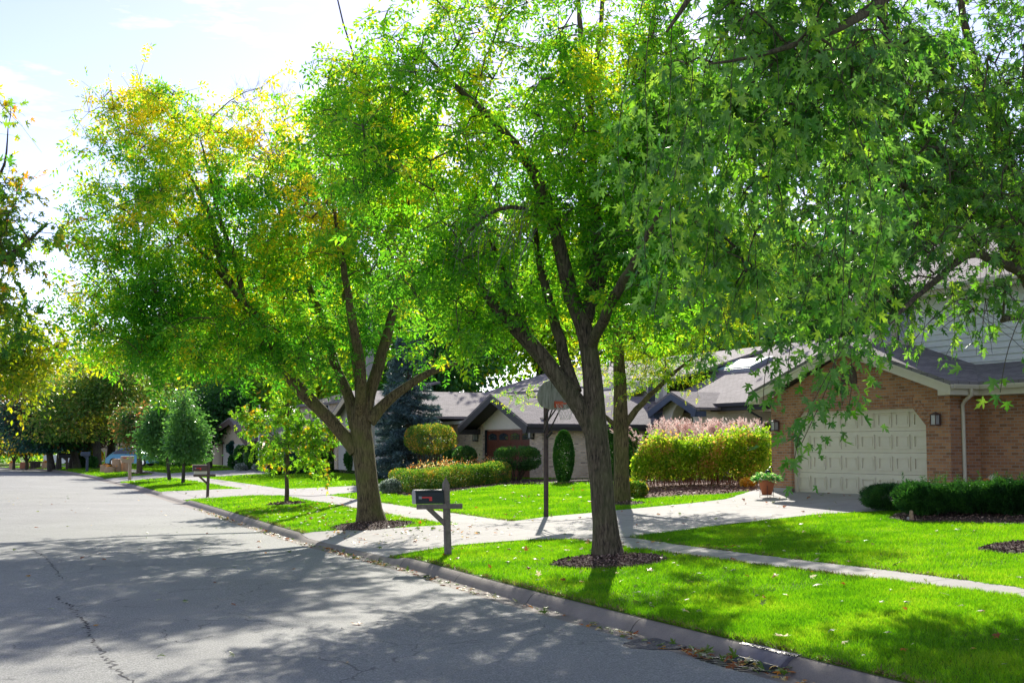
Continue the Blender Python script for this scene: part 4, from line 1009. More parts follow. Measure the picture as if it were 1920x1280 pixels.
# ---- plainer houses up the street
def simple_house(name, label, Y, x_mid, th, g, wt_, body, gable, parts):
    p = at(x_mid, 860, Y); fr = Fr((p.x, p.y), th, g); root = thing(name, fr.pt(0, 0, g), label, 'house'); parts(fr, root, g); return fr
def parts3(fr, root, g):
    # tall beige gable with a garage wall, lower brown roof to its left
    t0, _ = fr.hit(705, 850); t1, _ = fr.hit(634, 850); pk = fr.hit(664, 732)[1]; e = fr.hit(636, 775)[1]; tm = (t0+t1)/2+.2; e0 = e
    m = MB(); fr.poly(m, [(t0-1,g),(t0-1,e0),(tm,pk-.3),(t1,e),(t1,g)], 0, .3); fr.box(m, t1-.3, t1, .3, 9, g, e-.1); m.build('gable_wall', M['stuccog'], root)
    m = MB(); fr.slab(m, [(tm,-.5,pk),(tm,10,pk),(t1+.6,10,e-.35),(t1+.6,-.5,e-.35)], .12); fr.slab(m, [(t0-1.6,-.5,e0-.3),(t0-1.6,10,e0-.3),(tm,10,pk),(tm,-.5,pk)], .12); m.build('roof', M['shingle2'], root)
    m = MB(); fr.poly(m, [(tm,pk-.12),(t1+.6,e-.47),(t1+.6,e-.8),(tm,pk-.45)], -.52, -.48); fr.poly(m, [(t0-1.6,e0-.42),(tm,pk-.12),(tm,pk-.45),(t0-1.6,e0-.75)], -.52, -.48); m.build('rake_board', M['stuccob'], root)
    m = MB(); fr.box(m, t1-.05, t1+.55, -.06, .5, g, fr.hit(628, 800)[1]); m.build('brick_pier', M['wbrick'], root)
    z8 = fr.hit(600, 815)[1]; z9 = fr.hit(600, 788, 3)[1]; tL = fr.hit(470, 815)[0]
    m = MB(); fr.slab(m, [(t1,-.6,z8),(tL,-.6,z8),(tL,4,z9+.2),(t1,4,z9+.2)][::-1], .12); m.build('porch_roof', M['shingle2'], root)
    m = MB(); fr.box(m, tL, t1, -.66, -.6, z8-.42, z8-.02); m.build('porch_fascia', M['brown'], root)
    m = MB(); fr.box(m, tL, t1, 1.2, 1.4, g, z8-.1); fr.box(m, tL, t1, 3.6, 3.8, z8, z9+1.2); m.build('front_wall', M['wbrick'], root)
    m = MB(); a = fr.hit(618, 790, 3.6)[0]; b_ = fr.hit(588, 790, 3.6)[0]; fr.box(m, a, b_, 3.52, 3.6, z9+.1, z9+1.1); wn = m.build('upper_window', M['white'], root)
    m = MB()
    for k in range(3): fr.box(m, a+(b_-a)*k/3+.07, a+(b_-a)*(k+1)/3-.07, 3.49, 3.52, z9+.17, z9+1.03)
    m.build('pane', M['glass'], wn)
    m = MB(); fr.slab(m, [(t1+1,3.2,z9+1.2),(tL,3.2,z9+1.2),(tL,6.5,z9+2.1),(t1+1,6.5,z9+2.1)][::-1], .12); m.build('upper_roof', M['shingle2'], root)
    fr.foot(t0-1, tL, 0, 10)
M['stuccog'] = plain("stucco_greybeige", (.5,.47,.43), .9, var=.05, bmp=.2)
F3 = simple_house('beige_house', 'beige house with a tall plain gable and brown trim seen behind the forked ash', 74, 640, 24, .85, 0, None, None, parts3)
def parts4(fr, root, g):
    t0, _ = fr.hit(474, 850); t1, _ = fr.hit(385, 850); e = fr.hit(430, 822)[1]; pk = fr.hit(452, 790)[1]; tm, _ = fr.hit(445, 800)
    m = MB(); fr.poly(m, [(t0,g),(t0,e),(tm,pk),(t1,e),(t1,g)], 0, .3); m.build('front_wall', M['stuccob'], root)
    m = MB(); fr.slab(m, [(t0-.7,-.6,e-.1),(t0-.7,9,e-.1),(tm,9,pk+.3),(tm,-.6,pk+.3)], .12); fr.slab(m, [(tm,-.6,pk+.3),(tm,9,pk+.3),(t1+.7,9,e-.1),(t1+.7,-.6,e-.1)], .12); m.build('roof', M['shingle2'], root)
    m = MB(); fr.poly(m, [(t0-.7,e-.2),(tm,pk+.2),(tm,pk-.2),(t0-.7,e-.6)], -.62, -.58); fr.poly(m, [(tm,pk+.2),(t1+.7,e-.2),(t1+.7,e-.6),(tm,pk-.2)], -.62, -.58); m.build('rake_board', M['brown'], root)
    a, _ = fr.hit(472, 860); b_, _ = fr.hit(420, 860); m = MB(); fr.box(m, a, b_, -.06, 0, g, fr.hit(445, 832)[1]); m.build('garage_door', M['stuccog'], root)
    m = MB(); fr.box(m, b_, b_+.3, -.08, 0, g, fr.hit(445, 828)[1]); m.build('door_frame', M['brown'], root); fr.foot(t0, t1, 0, 9)
F4 = simple_house('tan_house', 'tan house with a wide pale garage door and dark brown gable behind the flagpole', 96, 440, 24, .75, 0, None, None, parts4)
def parts5(fr, root, g):
    t0, _ = fr.hit(262, 850); t1, _ = fr.hit(176, 850); e = fr.hit(215, 838)[1]; pk = fr.hit(215, 812)[1]; tm = (t0+t1)/2
    m = MB(); fr.poly(m, [(t0,g),(t0,e),(tm,pk),(t1,e),(t1,g)], 0, .3); m.build('wall', plain("pinkish_stucco", (.5,.4,.37), .9, bmp=.1), root)
    m = MB(); fr.slab(m, [(t0-.5,-.5,e),(t0-.5,9,e),(tm,9,pk+.3),(tm,-.5,pk+.3)], .12); fr.slab(m, [(tm,-.5,pk+.3),(tm,9,pk+.3),(t1+.5,9,e),(t1+.5,-.5,e)], .12); m.build('roof', M['brown'], root)
    m = MB()
    for x in (196, 205): a, z = fr.hit(x, 866); fr.box(m, a-.5, a+.5, -.04, 0, z, z+1.4)
    m.build('window', M['glass'], root)
simple_house('pink_house', 'pinkish house wall glimpsed between two dark maple trunks', 165, 215, 24, .2, 0, None, None, parts5)

# ================================================================== TREES
def onl(x, y, dz=0.0):
    p = ground(x, y); return Vector((p.x, p.y, p.z+dz))
def flare(b, top, r, k=1.5):   # trunk points with a flared foot
    return [b+Vector((0,0,-.15)), b+Vector((0,0,.02)), b+(top-b)*.10, b+(top-b)*.3, b+(top-b)*.65, top], [r*k*1.05, r*k, r*1.16, r*1.04, r*.97, r*.9]
# the two street ashes
B = onl(1141, 1047); Z = B.y
tp, rp = flare(B, at(1117, 800, Z), .205, 1.42)
limbs = [(tp, rp),
 (pl(Z, (1117,805),(1116,760),(1110,700),(1104,640),(1090,592),(1072,560)), [.185,.18,.17,.155,.14,.12]),
 (pl(Z, (1074,565),(1055,490,Z),(1040,420,Z-.2),(1015,350,Z-.4),(975,280,Z-.6),(915,215,Z-.8),(850,160,Z-1),(790,95,Z-1.2)), [.135,.125,.115,.10,.08,.06,.04,.02]),
 (pl(Z, (1098,600,Z),(1117,540,Z+.3),(1119,450,Z+.6),(1113,330,Z+.9),(1107,185,Z+1.2),(1088,60,Z+1.4),(1076,-120,Z+1.6)), [.12,.11,.10,.085,.07,.05,.02]),
 (pl(Z+1.1, (1107,190),(1126,60),(1135,-110)), [.055,.045,.02]),
 (pl(Z, (1119,560,Z+.2),(1150,430,Z+.4),(1172,300,Z+.5),(1192,200,Z+.6),(1222,70,Z+.7),(1240,-100,Z+.8)), [.09,.08,.07,.06,.045,.02]),
 (pl(Z, (1116,815),(1098,770),(1060,728),(1018,668),(978,626),(930,580),(895,535),(868,470,Z-.3)), [.165,.16,.15,.135,.12,.095,.065,.035]),
 (pl(Z, (990,640),(975,585),(945,520),(925,470),(915,430)), [.10,.085,.07,.05,.03]),
 (pl(Z+.4, (1078,735,Z),(1062,690,Z+.2),(1040,600),(1022,540),(1006,470),(1000,360)), [.12,.11,.09,.075,.055,.03]),
 (pl(Z, (1108,650,Z),(1150,560,Z-1.2),(1200,470,Z-2.4),(1240,390,Z-3.2)), [.10,.08,.055,.03]),
 (pl(Z, (1110,560,Z),(1095,440,Z+1.8),(1090,300,Z+3),(1085,160,Z+3.8)), [.10,.08,.055,.03])]
dead = (pl(Z-.6, (1035,430,Z),(990,385,Z-.4),(930,385,Z-.8),(880,430,Z-1.1),(850,480,Z-1.2)), [.05,.042,.032,.02,.008])
limbs.append(dead)
T1 = tree('ash_tree', 'nearest street ash, straight trunk forking into leaning limbs over a wide dark mulch ring', 'tree', limbs,
 [blob(905,210,Z,280,230,2.5), blob(1100,110,Z,270,290,2.8), blob(1060,370,Z+.8,230,190,2.3), blob(760,120,Z-.8,170,170,2.0), blob(1180,470,Z-.2,130,190,2.0),
  blob(850,470,Z-.4,150,140,2.0), blob(960,-120,Z,330,200,3.8), blob(1230,250,Z+1,130,200,2.5), blob(905,600,Z-.2,90,60,1.4), blob(700,300,Z-.8,110,120,1.8), blob(1060,500,Z+3.6,190,90,1.9), blob(1180,420,Z+3,120,110,1.8), blob(670,60,Z-.6,120,120,1.8), blob(1110,580,Z+3.6,170,70,1.8), blob(1255,560,Z+2.4,90,85,1.6), blob(960,560,Z+3.2,110,60,1.4), blob(640,200,Z-.6,60,90,1.3), blob(780,35,Z-.8,120,60,1.8), blob(655,125,Z-.6,75,90,1.5)],
 660, 30, ASH, .25, M['ash1'], M['bark'], group='street ash trees', crad=.37, gap=.42, seed=11, base=B, shell=.5)
# hanging dead twigs in the lower left of the crown belong to the same tree
m = MB(); rd = random.Random(5)
for k in range(60):
    x = rd.uniform(860, 1010); y = rd.uniform(370, 430); z_ = Z-.9+rd.uniform(-.6,.6); x2 = x+rd.uniform(-60,5); y2 = y+rd.uniform(50,150)
    m.tube([at(x,y,z_), at((x+x2)/2+rd.uniform(-12,4),(y+y2)/2-8,z_+rd.uniform(-.1,.1)), at(x2,y2,z_+rd.uniform(-.2,.2))], [.006,.005,.002], 3, cap=False)
for k in range(30):
    x = rd.uniform(740, 960); y = rd.uniform(180, 330); z_ = Z-1+rd.uniform(-.6,.6); x2 = x+rd.uniform(-70,20); y2 = y+rd.uniform(-10,60)
    m.tube([at(x,y,z_), at((x+x2)/2,(y+y2)/2-8,z_), at(x2,y2,z_+rd.uniform(-.2,.2))], [.007,.005,.002], 3, cap=False)
tag(m.build('dead_twigs', M['twig'], T1), kind='stuff')

B = onl(697, 981); Z = B.y
tp, rp = flare(B, at(676, 800, Z), .275, 1.42); tp.append(at(674,762,Z)); rp.append(.2); rp[-2] = .25
limbs = [(tp, rp),
 (pl(Z, (668,845,Z),(640,808,Z),(602,770,Z-.2),(560,728,Z-.4),(530,690,Z-.6),(512,650,Z-.8),(485,600,Z-1),(450,560,Z-1.2),(415,500,Z-1.4),(395,400,Z-1.4),(350,320,Z-1.2)), [.18,.17,.16,.15,.14,.13,.115,.10,.085,.06,.03]),
 (pl(Z-1.2, (455,562),(448,500),(425,450),(405,390),(395,330),(375,260)), [.07,.06,.055,.045,.03,.015]),
 (pl(Z-1, (440,545),(400,500),(340,425),(300,385),(260,370)), [.06,.05,.04,.03,.015]),
 (pl(Z, (692,790,Z),(715,760,Z+.1),(752,730,Z+.2),(800,700,Z+.3),(860,680,Z+.3)), [.17,.14,.12,.09,.04]),
 (pl(Z, (676,805),(690,745),(712,680),(728,620),(742,560),(756,500),(765,420),(770,330)), [.2,.17,.14,.12,.1,.08,.05,.02]),
 (pl(Z, (668,800),(655,740,Z+.2),(628,690,Z+.5),(620,650,Z+.8),(590,560,Z+1.2),(545,450,Z+1.6),(500,330,Z+2)), [.17,.14,.12,.1,.085,.06,.025]),
 (pl(Z, (672,795,Z),(680,700,Z-.6),(660,600,Z-1.2),(640,480,Z-1.8),(620,350,Z-2.2)), [.14,.12,.1,.07,.025]),
 (pl(Z, (680,790,Z),(672,690,Z+.8),(650,560,Z+2),(600,400,Z+3.2),(560,250,Z+4)), [.16,.14,.11,.08,.03])]
T2 = tree('ash_tree', 'thick trunked street ash forking low into spreading limbs, its crown turning yellow at the top', 'tree', limbs,
 [blob(300,330,Z-.8,170,180,2.7), blob(420,470,Z-1,200,190,3.0), blob(560,340,Z,220,190,3.4), blob(730,300,Z+.5,130,130,2.6), blob(830,430,Z+1,110,120,2.2), blob(250,480,Z-1.5,120,190,3.2), blob(300,620,Z-1.6,130,90,2.2),
  blob(660,500,Z,200,190,4.2), blob(780,560,Z+.6,140,130,3.0), blob(600,640,Z-.6,150,70,2.6), blob(400,250,Z+3.4,160,80,2.5), blob(520,600,Z+4,230,120,3), blob(430,640,Z-1.2,130,70,2.2), blob(590,700,Z-1.2,60,50,1.2),
  blob(285,240,Z-.6,110,90,2.4), blob(190,470,Z-1.6,60,150,2.2), blob(200,630,Z-1.8,45,70,1.6)],
 740, 30, ASH, .30, M['ash2'], M['bark2'], group='street ash trees', crad=.46, gap=.4, seed=23, base=B, shell=.5)

# small locust standing between the driveway and the red mulch
B = onl(1166, 945); Z = B.y
tp, rp = flare(B, at(1163, 720, Z), .2, 1.25)
tree('locust_tree', 'slim locust with fine yellow green foliage and one long limb reaching over red mulch', 'tree',
 [(tp, rp), (pl(Z, (1163,725),(1158,620),(1165,500),(1172,380)), [.17,.14,.1,.04]),
  (pl(Z, (1172,795,Z),(1190,770,Z-.1),(1225,735,Z-.3),(1262,700,Z-.5),(1300,670,Z-.6)), [.1,.085,.07,.05,.02]),
  (pl(Z, (1158,800,Z),(1135,780,Z),(1105,760,Z+.2),(1050,740,Z+.4),(990,745,Z+.5)), [.07,.055,.045,.03,.012]),
  (pl(Z, (1162,640,Z),(1210,560,Z),(1260,520,Z),(1330,480,Z)), [.1,.08,.05,.02])],
 [blob(1235,690,Z-.3,80,50,1.3), blob(1190,610,Z,110,80,2.0), blob(1300,600,Z,90,80,2.0), blob(1000,740,Z+.4,75,32,.9), blob(1120,690,Z,70,40,1.4), blob(1260,480,Z,150,120,3), blob(1330,430,Z,110,80,2.5)],
 300, 42, ASH, .16, M['yash'] if False else M['loc'] if 'loc' in M else M.setdefault('loc', leafmat("locust_leaves", [(.0, (.04,.11,.012)), (.45, (.10,.19,.014)), (.75, (.26,.28,.014)), (1, (.45,.32,.012))], .55, 2.0, scale=.8)),
 M['bark2'], crad=.42, gap=0, seed=31, base=B)

# sapling in the far verge
B = onl(538, 945); Z = B.y
tree('maple_sapling', 'slender staked looking maple sapling with green, yellow and orange leaves in a small mulch ring', 'tree',
 [([B+Vector((0,0,-.1)), B+Vector((0,0,.1)), at(538,870,Z), at(540,760,Z), at(543,690,Z)], [.085,.075,.065,.045,.015]),
  (pl(Z, (540,850,Z),(580,815,Z-.1),(625,790,Z)), [.025,.018,.008]), (pl(Z, (539,850,Z),(500,800,Z),(460,790,Z)), [.025,.018,.008])],
 [blob(545,820,Z,80,62,1.4), blob(600,815,Z,55,38,.9), blob(480,790,Z,45,32,.8), blob(545,740,Z,45,50,1.0), blob(590,870,Z,35,25,.6), blob(510,855,Z,40,30,.7)],
 150, 22, MAP, .14, M.setdefault('sap', leafmat("sapling_leaves", [(.0, (.05,.13,.012)), (.6, (.10,.19,.014)), (.92, (.18,.24,.014)), (1, (.36,.2,.015))], .55, 1.9, scale=1.1, spread=.9)),
 M['bark'], crad=.24, seed=41, base=B, tip=.008)

# silver maple whose trunk stands just outside the frame
B = Vector((9.6, 23.2, gz(9.6, 23.2))); Z = 22.0
T = tree('silver_maple', 'silver maple over the right lawn with dark green drooping crown and pale grey limbs', 'tree',
 [([B+Vector((0,0,-.1)), B+Vector((0,0,.1)), B+Vector((-.1,-.1,1.6)), B+Vector((-.3,-.2,3.4))], [.5,.42,.36,.32]),
  (pl(Z, (1975,600,23),(1880,430,22.6),(1800,330,22),(1735,260,21.4),(1690,190,21),(1665,90,20.8),(1650,-80,20.6)), [.2,.17,.14,.12,.1,.07,.03]),
  (pl(Z, (1985,600,23),(1955,450,22.6),(1900,330,22),(1840,180,21.6),(1790,-40,21)), [.2,.17,.13,.1,.04]),
  (pl(Z, (1860,400,22.4),(1780,370,21.4),(1700,350,20.4),(1620,330,19.4)), [.08,.07,.05,.02]),
  (pl(19, (1980,560,22),(1900,500,20.5),(1820,470,19),(1760,520,18),(1690,580,17.4),(1640,640,17)), [.1,.08,.06,.045,.03,.012]),
  (pl(19, (1990,600,22.5),(1940,585,20),(1880,600,18.5)), [.1,.08,.04])],
 [blob(1800,150,21,190,190,3.2), blob(1640,250,20,150,180,2.8), blob(1850,380,20,130,110,2.6), blob(1720,450,18.5,120,70,1.5), blob(1850,555,18.5,75,40,1.2), blob(1960,300,21,120,260,3), blob(1660,40,20.5,200,160,3), blob(1480,100,20,120,180,2.5), blob(1560,420,18.5,60,90,1.2),blob(1960,-60,21,250,150,3.2), blob(1380,260,22.5,120,110,2), blob(1560,290,23.5,80,90,2), blob(1270,170,23.5,110,120,2), blob(1545,520,19.5,90,110,1.5), blob(1470,420,20.5,80,90,1.6), blob(1700,545,18.5,70,35,1.1)],
 640, 30, MAP, .125, M['maple'], M['bark'], crad=.5, droop=.9, gap=.3, seed=53, base=B, updown=.35, shell=.5)
# nearer maple reaching in from the right, its leaves large in the picture
B = Vector((8.4, 12.2, gz(8.4, 12.2))); 
lim = [([B+Vector((0,0,-.1)), B+Vector((0,0,.1)), B+Vector((0,-.1,1.8)), B+Vector((-.2,-.2,3.6)), B+Vector((-.4,-.3,6.5))], [.46,.38,.33,.28,.15]),
  ([tuple(B+Vector((-.2,-.2,3.6))), tuple(at(1900,-60,12)), tuple(at(1720,-60,11.6)), tuple(at(1610,40,11.2)), tuple(at(1520,75,11)), tuple(at(1400,115,10.8)), tuple(at(1330,120,10.6))], [.16,.11,.07,.04,.03,.016,.007]),
  ([tuple(B+Vector((-.4,-.3,5.5))), tuple(at(1600,-240,11.6)), tuple(at(1430,-130,11.4)), tuple(at(1330,-60,11.2)), tuple(at(1250,60,11))], [.12,.08,.06,.04,.012])]
def strand(x0, y0, x1, y1, Z0, Z1, n, sag=0, r=.0045):
    P = [at(x0, y0, Z0), at(x0*.7+x1*.3+sag, y0*.7+y1*.3, Z0*.7+Z1*.3), at(x0*.35+x1*.65+sag*.6, y0*.35+y1*.65, Z0*.4+Z1*.6), at(x1, y1, Z1)]
    return (P, n, r)
st = [strand(1720,120,1510,860,12.2,12.0,140,15), strand(1600,300,1525,830,12.3,12.1,70,10), strand(1480,150,1430,640,13,12.8,100), strand(1560,120,1500,700,13.2,13,120,12), strand(1640,200,1600,640,13.5,13.2,110), strand(1600,150,1550,760,13.2,12.8,120),
 strand(1420,60,1395,600,12.4,12.2,120,-8), strand(1330,60,1300,560,11.8,11.6,130), strand(1380,60,1350,620,12.3,12.2,130), strand(1260,40,1225,520,11.6,11.4,120), strand(1300,80,1270,480,11.2,11,100),
 strand(1220,40,1185,430,11.8,11.8,110), strand(1450,60,1470,420,11.2,11,80), strand(1550,30,1620,380,11,10.8,70), strand(1620,20,1690,420,11.4,11.2,60), strand(1660,300,1655,690,13,12.8,90), strand(1700,260,1620,560,14,14,80),
 strand(1520,60,1500,330,10.8,10.6,90), strand(1400,20,1330,280,10.8,10.6,90), strand(1500,420,1440,760,13.4,13.2,70), strand(1340,380,1330,640,13,12.9,70), strand(1600,480,1570,790,12.8,12.6,60),
 strand(1930,560,1860,735,12,12,16), strand(1330,440,1290,700,13.2,13.2,40), strand(1280,340,1245,600,12.6,12.6,80), strand(1180,100,1165,380,12,12,60)]
tree('silver_maple', 'nearest silver maple, its big lobed leaves hanging on strands before the cream garage', 'tree', lim,
 [blob(1420,90,11.4,230,110,1.6), blob(1320,200,11.6,150,140,1.2), blob(1560,90,11.2,200,110,1.4), blob(1350,360,12.2,120,120,.9), blob(1240,330,12,60,130,.8), blob(1500,230,12,130,110,1), blob(1500,-110,11.5,300,120,1.8), blob(1360,480,12.4,70,60,.7)],
 185, 30, MAP, .105, M['maple'], M['bark'], crad=.24, droop=1.1, gap=.22, seed=67, base=B, updown=.25, strands=st, tip=.009, shell=.5)

# ---- left of the street: crowns reaching into the frame, their trunks just outside it
B = Vector((-13.2, 25.5, .14)); Z = 25
tree('orange_maple', 'maple across the street reaching in from the left with orange and green leaves', 'tree',
 [([B+Vector((0,0,-.1)), B+Vector((0,0,.2)), B+Vector((.1,0,2.2)), B+Vector((.3,0,5)), B+Vector((.4,0,7.5))], [.34,.28,.24,.18,.05]),
  ([tuple(B+Vector((.1,0,2.6))), tuple(at(-90,540,25)), tuple(at(20,480,25)), tuple(at(90,420,25))], [.12,.08,.05,.015]),
  ([tuple(B+Vector((.3,0,4.6))), tuple(at(-60,380,25)), tuple(at(10,330,25)), tuple(at(15,240,25))], [.09,.06,.03,.01])],
 [blob(20,420,25,110,90,1.5), blob(-80,300,25,85,230,2.2), blob(10,580,25,60,60,1.2), blob(-60,520,25,100,130,2), blob(-130,350,25.5,130,280,2.4)],
 170, 28, MAP, .14, M['lmaple'], M['bark'], crad=.42, gap=.3, seed=71, base=B, tip=.009)
B = Vector((-27, 58, .14)); Z = 56
tree('yellow_ash', 'ash across the street with bright yellow green foliage low at the left edge', 'tree',
 [([B+Vector((0,0,-.1)), B+Vector((0,0,.2)), B+Vector((.3,0,3)), B+Vector((1,0,7))], [.4,.32,.28,.12]),
  ([tuple(B+Vector((.3,0,3))), tuple(at(-60,690,56)), tuple(at(30,660,56)), tuple(at(110,650,56))], [.18,.12,.08,.03])],
 [blob(50,650,56,100,55,3.5), blob(-60,640,56,140,100,4), blob(20,710,56,70,35,3), blob(-120,520,57,110,120,4)],
 260, 60, RH, .2, M['yash'], M['bark'], crad=.75, gap=.0, seed=73, base=B)

def far_tree(name, label, base, blobs, nclump, lpc, size, mat, r=.28, bark=None, top=None, crad=1.1, seed=1, group=None, lean=0, fork=False, droop=.3, gap=.0, shell=.4, cat='tree', zmin=1.5):
    b = base if isinstance(base, Vector) else onl(*base)
    Y0 = blobs[0][2]; blobs = [blob(q[0], q[1], b.y+(q[2]-Y0), *q[3:]) for q in blobs]
    c = sum((Vector(q[0]) for q in blobs), Vector())/len(blobs); c = Vector((b.x+(c.x-b.x)*.5, b.y+(c.y-b.y)*.5, c.z))
    limbs = [([b+Vector((0,0,-.3)), b+Vector((0,0,.1)), b.lerp(c, .35)+Vector((lean*.3,0,0)), c], [r*1.25, r*1.1, r*.9, r*.35])]
    mid_ = b.lerp(c, .45)
    for k in range(5):
        a = k*1.3+seed; q = Vector(blobs[k%len(blobs)][0])+Vector((math.cos(a)*blobs[0][1][0]*.45, math.sin(a)*blobs[0][1][1]*.45, .3))
        limbs.append(([mid_, mid_.lerp(q, .5)+Vector((0,0,.3)), q], [r*.5, r*.32, r*.08]))
    return tree(name, label, cat, limbs, blobs, nclump, lpc, RH, size, mat, bark or M['bark3'], group=group, crad=crad, seed=seed, base=b, twigs=False, sides=7, droop=droop, gap=gap, shell=shell, zmin=zmin)
G_ = 'maples along the far bend'
def fb(*a): return a
def under(x, Y):  # ground point in column x at distance Y
    p = at(x, 860, Y); return Vector((p.x, p.y, gz(p.x, p.y)))
far_tree('bronze_maple', 'broad bronze green maple behind the paper bags, thick dark trunk left of the pair', (183,878), [fb(170,745,118,95,70,5), fb(215,720,118,70,55,4), fb(120,790,116,60,40,4)], 480, 60, .27, M['brmap'], .38, crad=.9, zmin=2.3, seed=81, group=G_, gap=-.2)
far_tree('bronze_maple', 'bronze green maple behind the paper bags, grey trunk right of the pair', (206,873), [fb(235,730,124,62,80,4), fb(250,790,124,40,40,4), fb(200,680,126,60,40,4)], 360, 60, .27, M['brmap'], .40, crad=.9, zmin=2.4, seed=83, group=G_, gap=-.2)
far_tree('purple_maple', 'dark purple leaved maple on two stems beyond the blue mailbox', (146,878), [fb(115,800,128,55,42,4), fb(85,780,128,40,45,4)], 260, 50, .28, M['purple'], .36, crad=.9, zmin=1.9, seed=85, group=G_, gap=-.2)
far_tree('purple_maple', 'dark purple leaved maple with a straight trunk by the white van', (134,878), [fb(140,815,133,45,32,4), fb(150,840,133,30,20,3)], 150, 50, .28, M['purple'], .32, crad=.9, zmin=1.9, seed=86, group=G_, gap=-.2)
far_tree('spruce_tree', 'teal green spruce spreading over the far bend', (98,880), [fb(70,800,140,60,28,4), fb(100,830,139,32,20,3), fb(45,780,141,40,20,3), fb(75,840,140,50,16,3)], 230, 50, .3, M['tealspr'], .34, crad=.9, zmin=1.6, seed=87, gap=-.3)
far_tree('yellow_shrub_tree', 'low yellow green tree at the road bend between the small far bags', (50,880), [fb(50,850,146,28,24,3)], 90, 30, .34, M['gold'], .15, crad=1.1, seed=88, gap=-.3)
far_tree('dark_tree', 'thin dark trunked tree before the white van', (110,880), [fb(112,818,136,30,26,3)], 70, 34, .4, M['dkgreen'], .25, crad=.9, zmin=2, seed=89, gap=-.3)
far_tree('plum_tree', 'small dark red plum at the far left edge of the bend', (26,880), [fb(26,855,149,14,18,2)], 40, 30, .34, M['purple'], .15, crad=1, seed=90, gap=-.3)
far_tree('golden_maple', 'golden orange maple at the far left beyond the yellow ash', under(-10,150), [fb(30,760,150,50,50,5), fb(0,820,150,40,40,5), fb(60,720,152,45,40,5)], 260, 34, .45, M['gold'], .3, crad=1.6, seed=91, gap=-.15)
# pears between the driveways
far_tree('pear_tree', 'reddish tipped pear leaning on a thin trunk beside the blue car', (262,888), [fb(258,805,92,30,34,1.8), fb(246,795,93,20,34,1.6)], 190, 34, .2, M['pearred'], .2, M['bark2'], crad=.45, zmin=1.4, seed=95, group='pear trees along the verge', gap=-.3, lean=.2)
far_tree('pear_tree', 'bluish green pear on the left of the verge pair', (319,900), [fb(300,805,79,20,42,1.0), fb(290,835,79,24,30,1.0), fb(306,775,79,11,26,.7), fb(281,815,79,12,22,.6)], 300, 36, .16, M['pear'], .10, M['bark3'], crad=.3, zmin=1.1, seed=96, group='pear trees along the verge', gap=.05)
far_tree('pear_tree', 'glossy green egg shaped pear nearest on the verge behind the brown mailbox', (343,906), [fb(350,810,75,21,55,.9), fb(354,842,75,27,26,1.0), fb(345,768,75,12,36,.6), fb(368,815,75,13,28,.6), fb(334,828,75,13,24,.6)], 360, 36, .15, M['pear'], .09, M['bark3'], crad=.28, zmin=1.1, seed=97, group='pear trees along the verge', gap=.05)
far_tree('dark_tree', 'dark green tree with twisted stems in front of the tan house', (390,878), [fb(405,775,88,48,48,3), fb(425,760,88,30,40,2.5), fb(380,800,88,25,30,2)], 330, 34, .24, M['dkgreen'], .3, crad=.8, seed=98, gap=-.3, zmin=1.8)
# backdrop of trees behind the houses
BG = 'tall trees behind the houses'
def back(x, y, Y, rx, ry, mat, label, n=360, sz=.42, rz=5, seed=0, name='shade_tree', base=None, more=(), gap=-.1):
    return far_tree(name, label, under(base or x, Y), [fb(x, y, Y, rx, ry, rz)]+[fb(*q) for q in more], n, 34, sz, mat, .4, crad=1.5, seed=seed or abs(int(x)), group=BG, gap=gap)
back(480,720,112,75,85,M['mixed'],'mixed green and orange tree rising behind the tan house', 330, more=((520,640,112,60,60,4),))
back(600,690,105,80,75,M['mixed'],'pale green tree behind the roof of the beige house', 320)
back(560,560,120,120,110,M['dkgreen'],'tall shaded tree far behind the yellowing ash', 380, .5)
back(720,640,92,90,95,M['loc'],'bright green tree between the beige house and the spruce', 330, .36)
back(880,600,98,110,110,M['mixed'],'green tree behind the ridge of the pale brick house', 420, .42)
back(1020,580,95,100,110,M['loc'],'yellow green tree above the garage roof of the pale brick house', 380, .4)
back(1160,570,100,90,110,M['dkgreen'],'dark green tree behind the locust', 380, .42)
back(1250,540,92,70,70,M['gold'],'golden tree over the left end of the shingled roof', 240, .34)
back(1345,530,90,75,85,M['loc'],'yellowing tree over the middle of the shingled roof', 330, .34, more=((1380,620,90,60,30,4),))
back(1440,600,96,85,70,M['dkgreen'],'deep green tree behind the right end of the shingled roof', 360, .4)
back(1480,500,100,70,70,M['loc'],'light green tree high between the two brick houses', 240, .4)
back(1560,570,70,70,110,M['dkgreen'],'dark tree close behind the red brick house', 380, .32)
back(1310,640,104,90,30,M['dkgreen'],'low dark trees just above the shingled ridge', 200, .4)
back(800,690,88,70,50,M['dkgreen'],'dark tree behind the blue spruce', 220, .36)
back(420,650,140,120,110,M['brmap'],'bronze tree far behind the pears', 420, .5)
back(300,700,150,80,90,M['mixed'],'hazy green tree far behind the pears', 300, .5)
back(-40,760,170,120,90,M['gold'],'yellow tree far down the street at the left edge', 300, .55)
back(90,770,190,110,70,M['mixed'],'pale green tree farthest down the street', 320, .6)
back(1750,380,60,120,80,M['dkgreen'],'dark tree behind the upper roof of the red brick house', 260, .3, rz=3)
rng = np.random.default_rng(301); n = 30000; X_ = rng.uniform(-150, 60, n); Y_ = 215+rng.uniform(-8, 8, n)+X_*.05; h_ = (6+2.5*np.sin(X_*.21)+1.5*np.sin(X_*.53))*rng.uniform(0, 1, n)**.7
tag(leaves('distant_woods', np.c_[X_, Y_, h_-2.5], rng.normal(size=(n,3)), .75, RH, M['mixed']), kind='stuff')
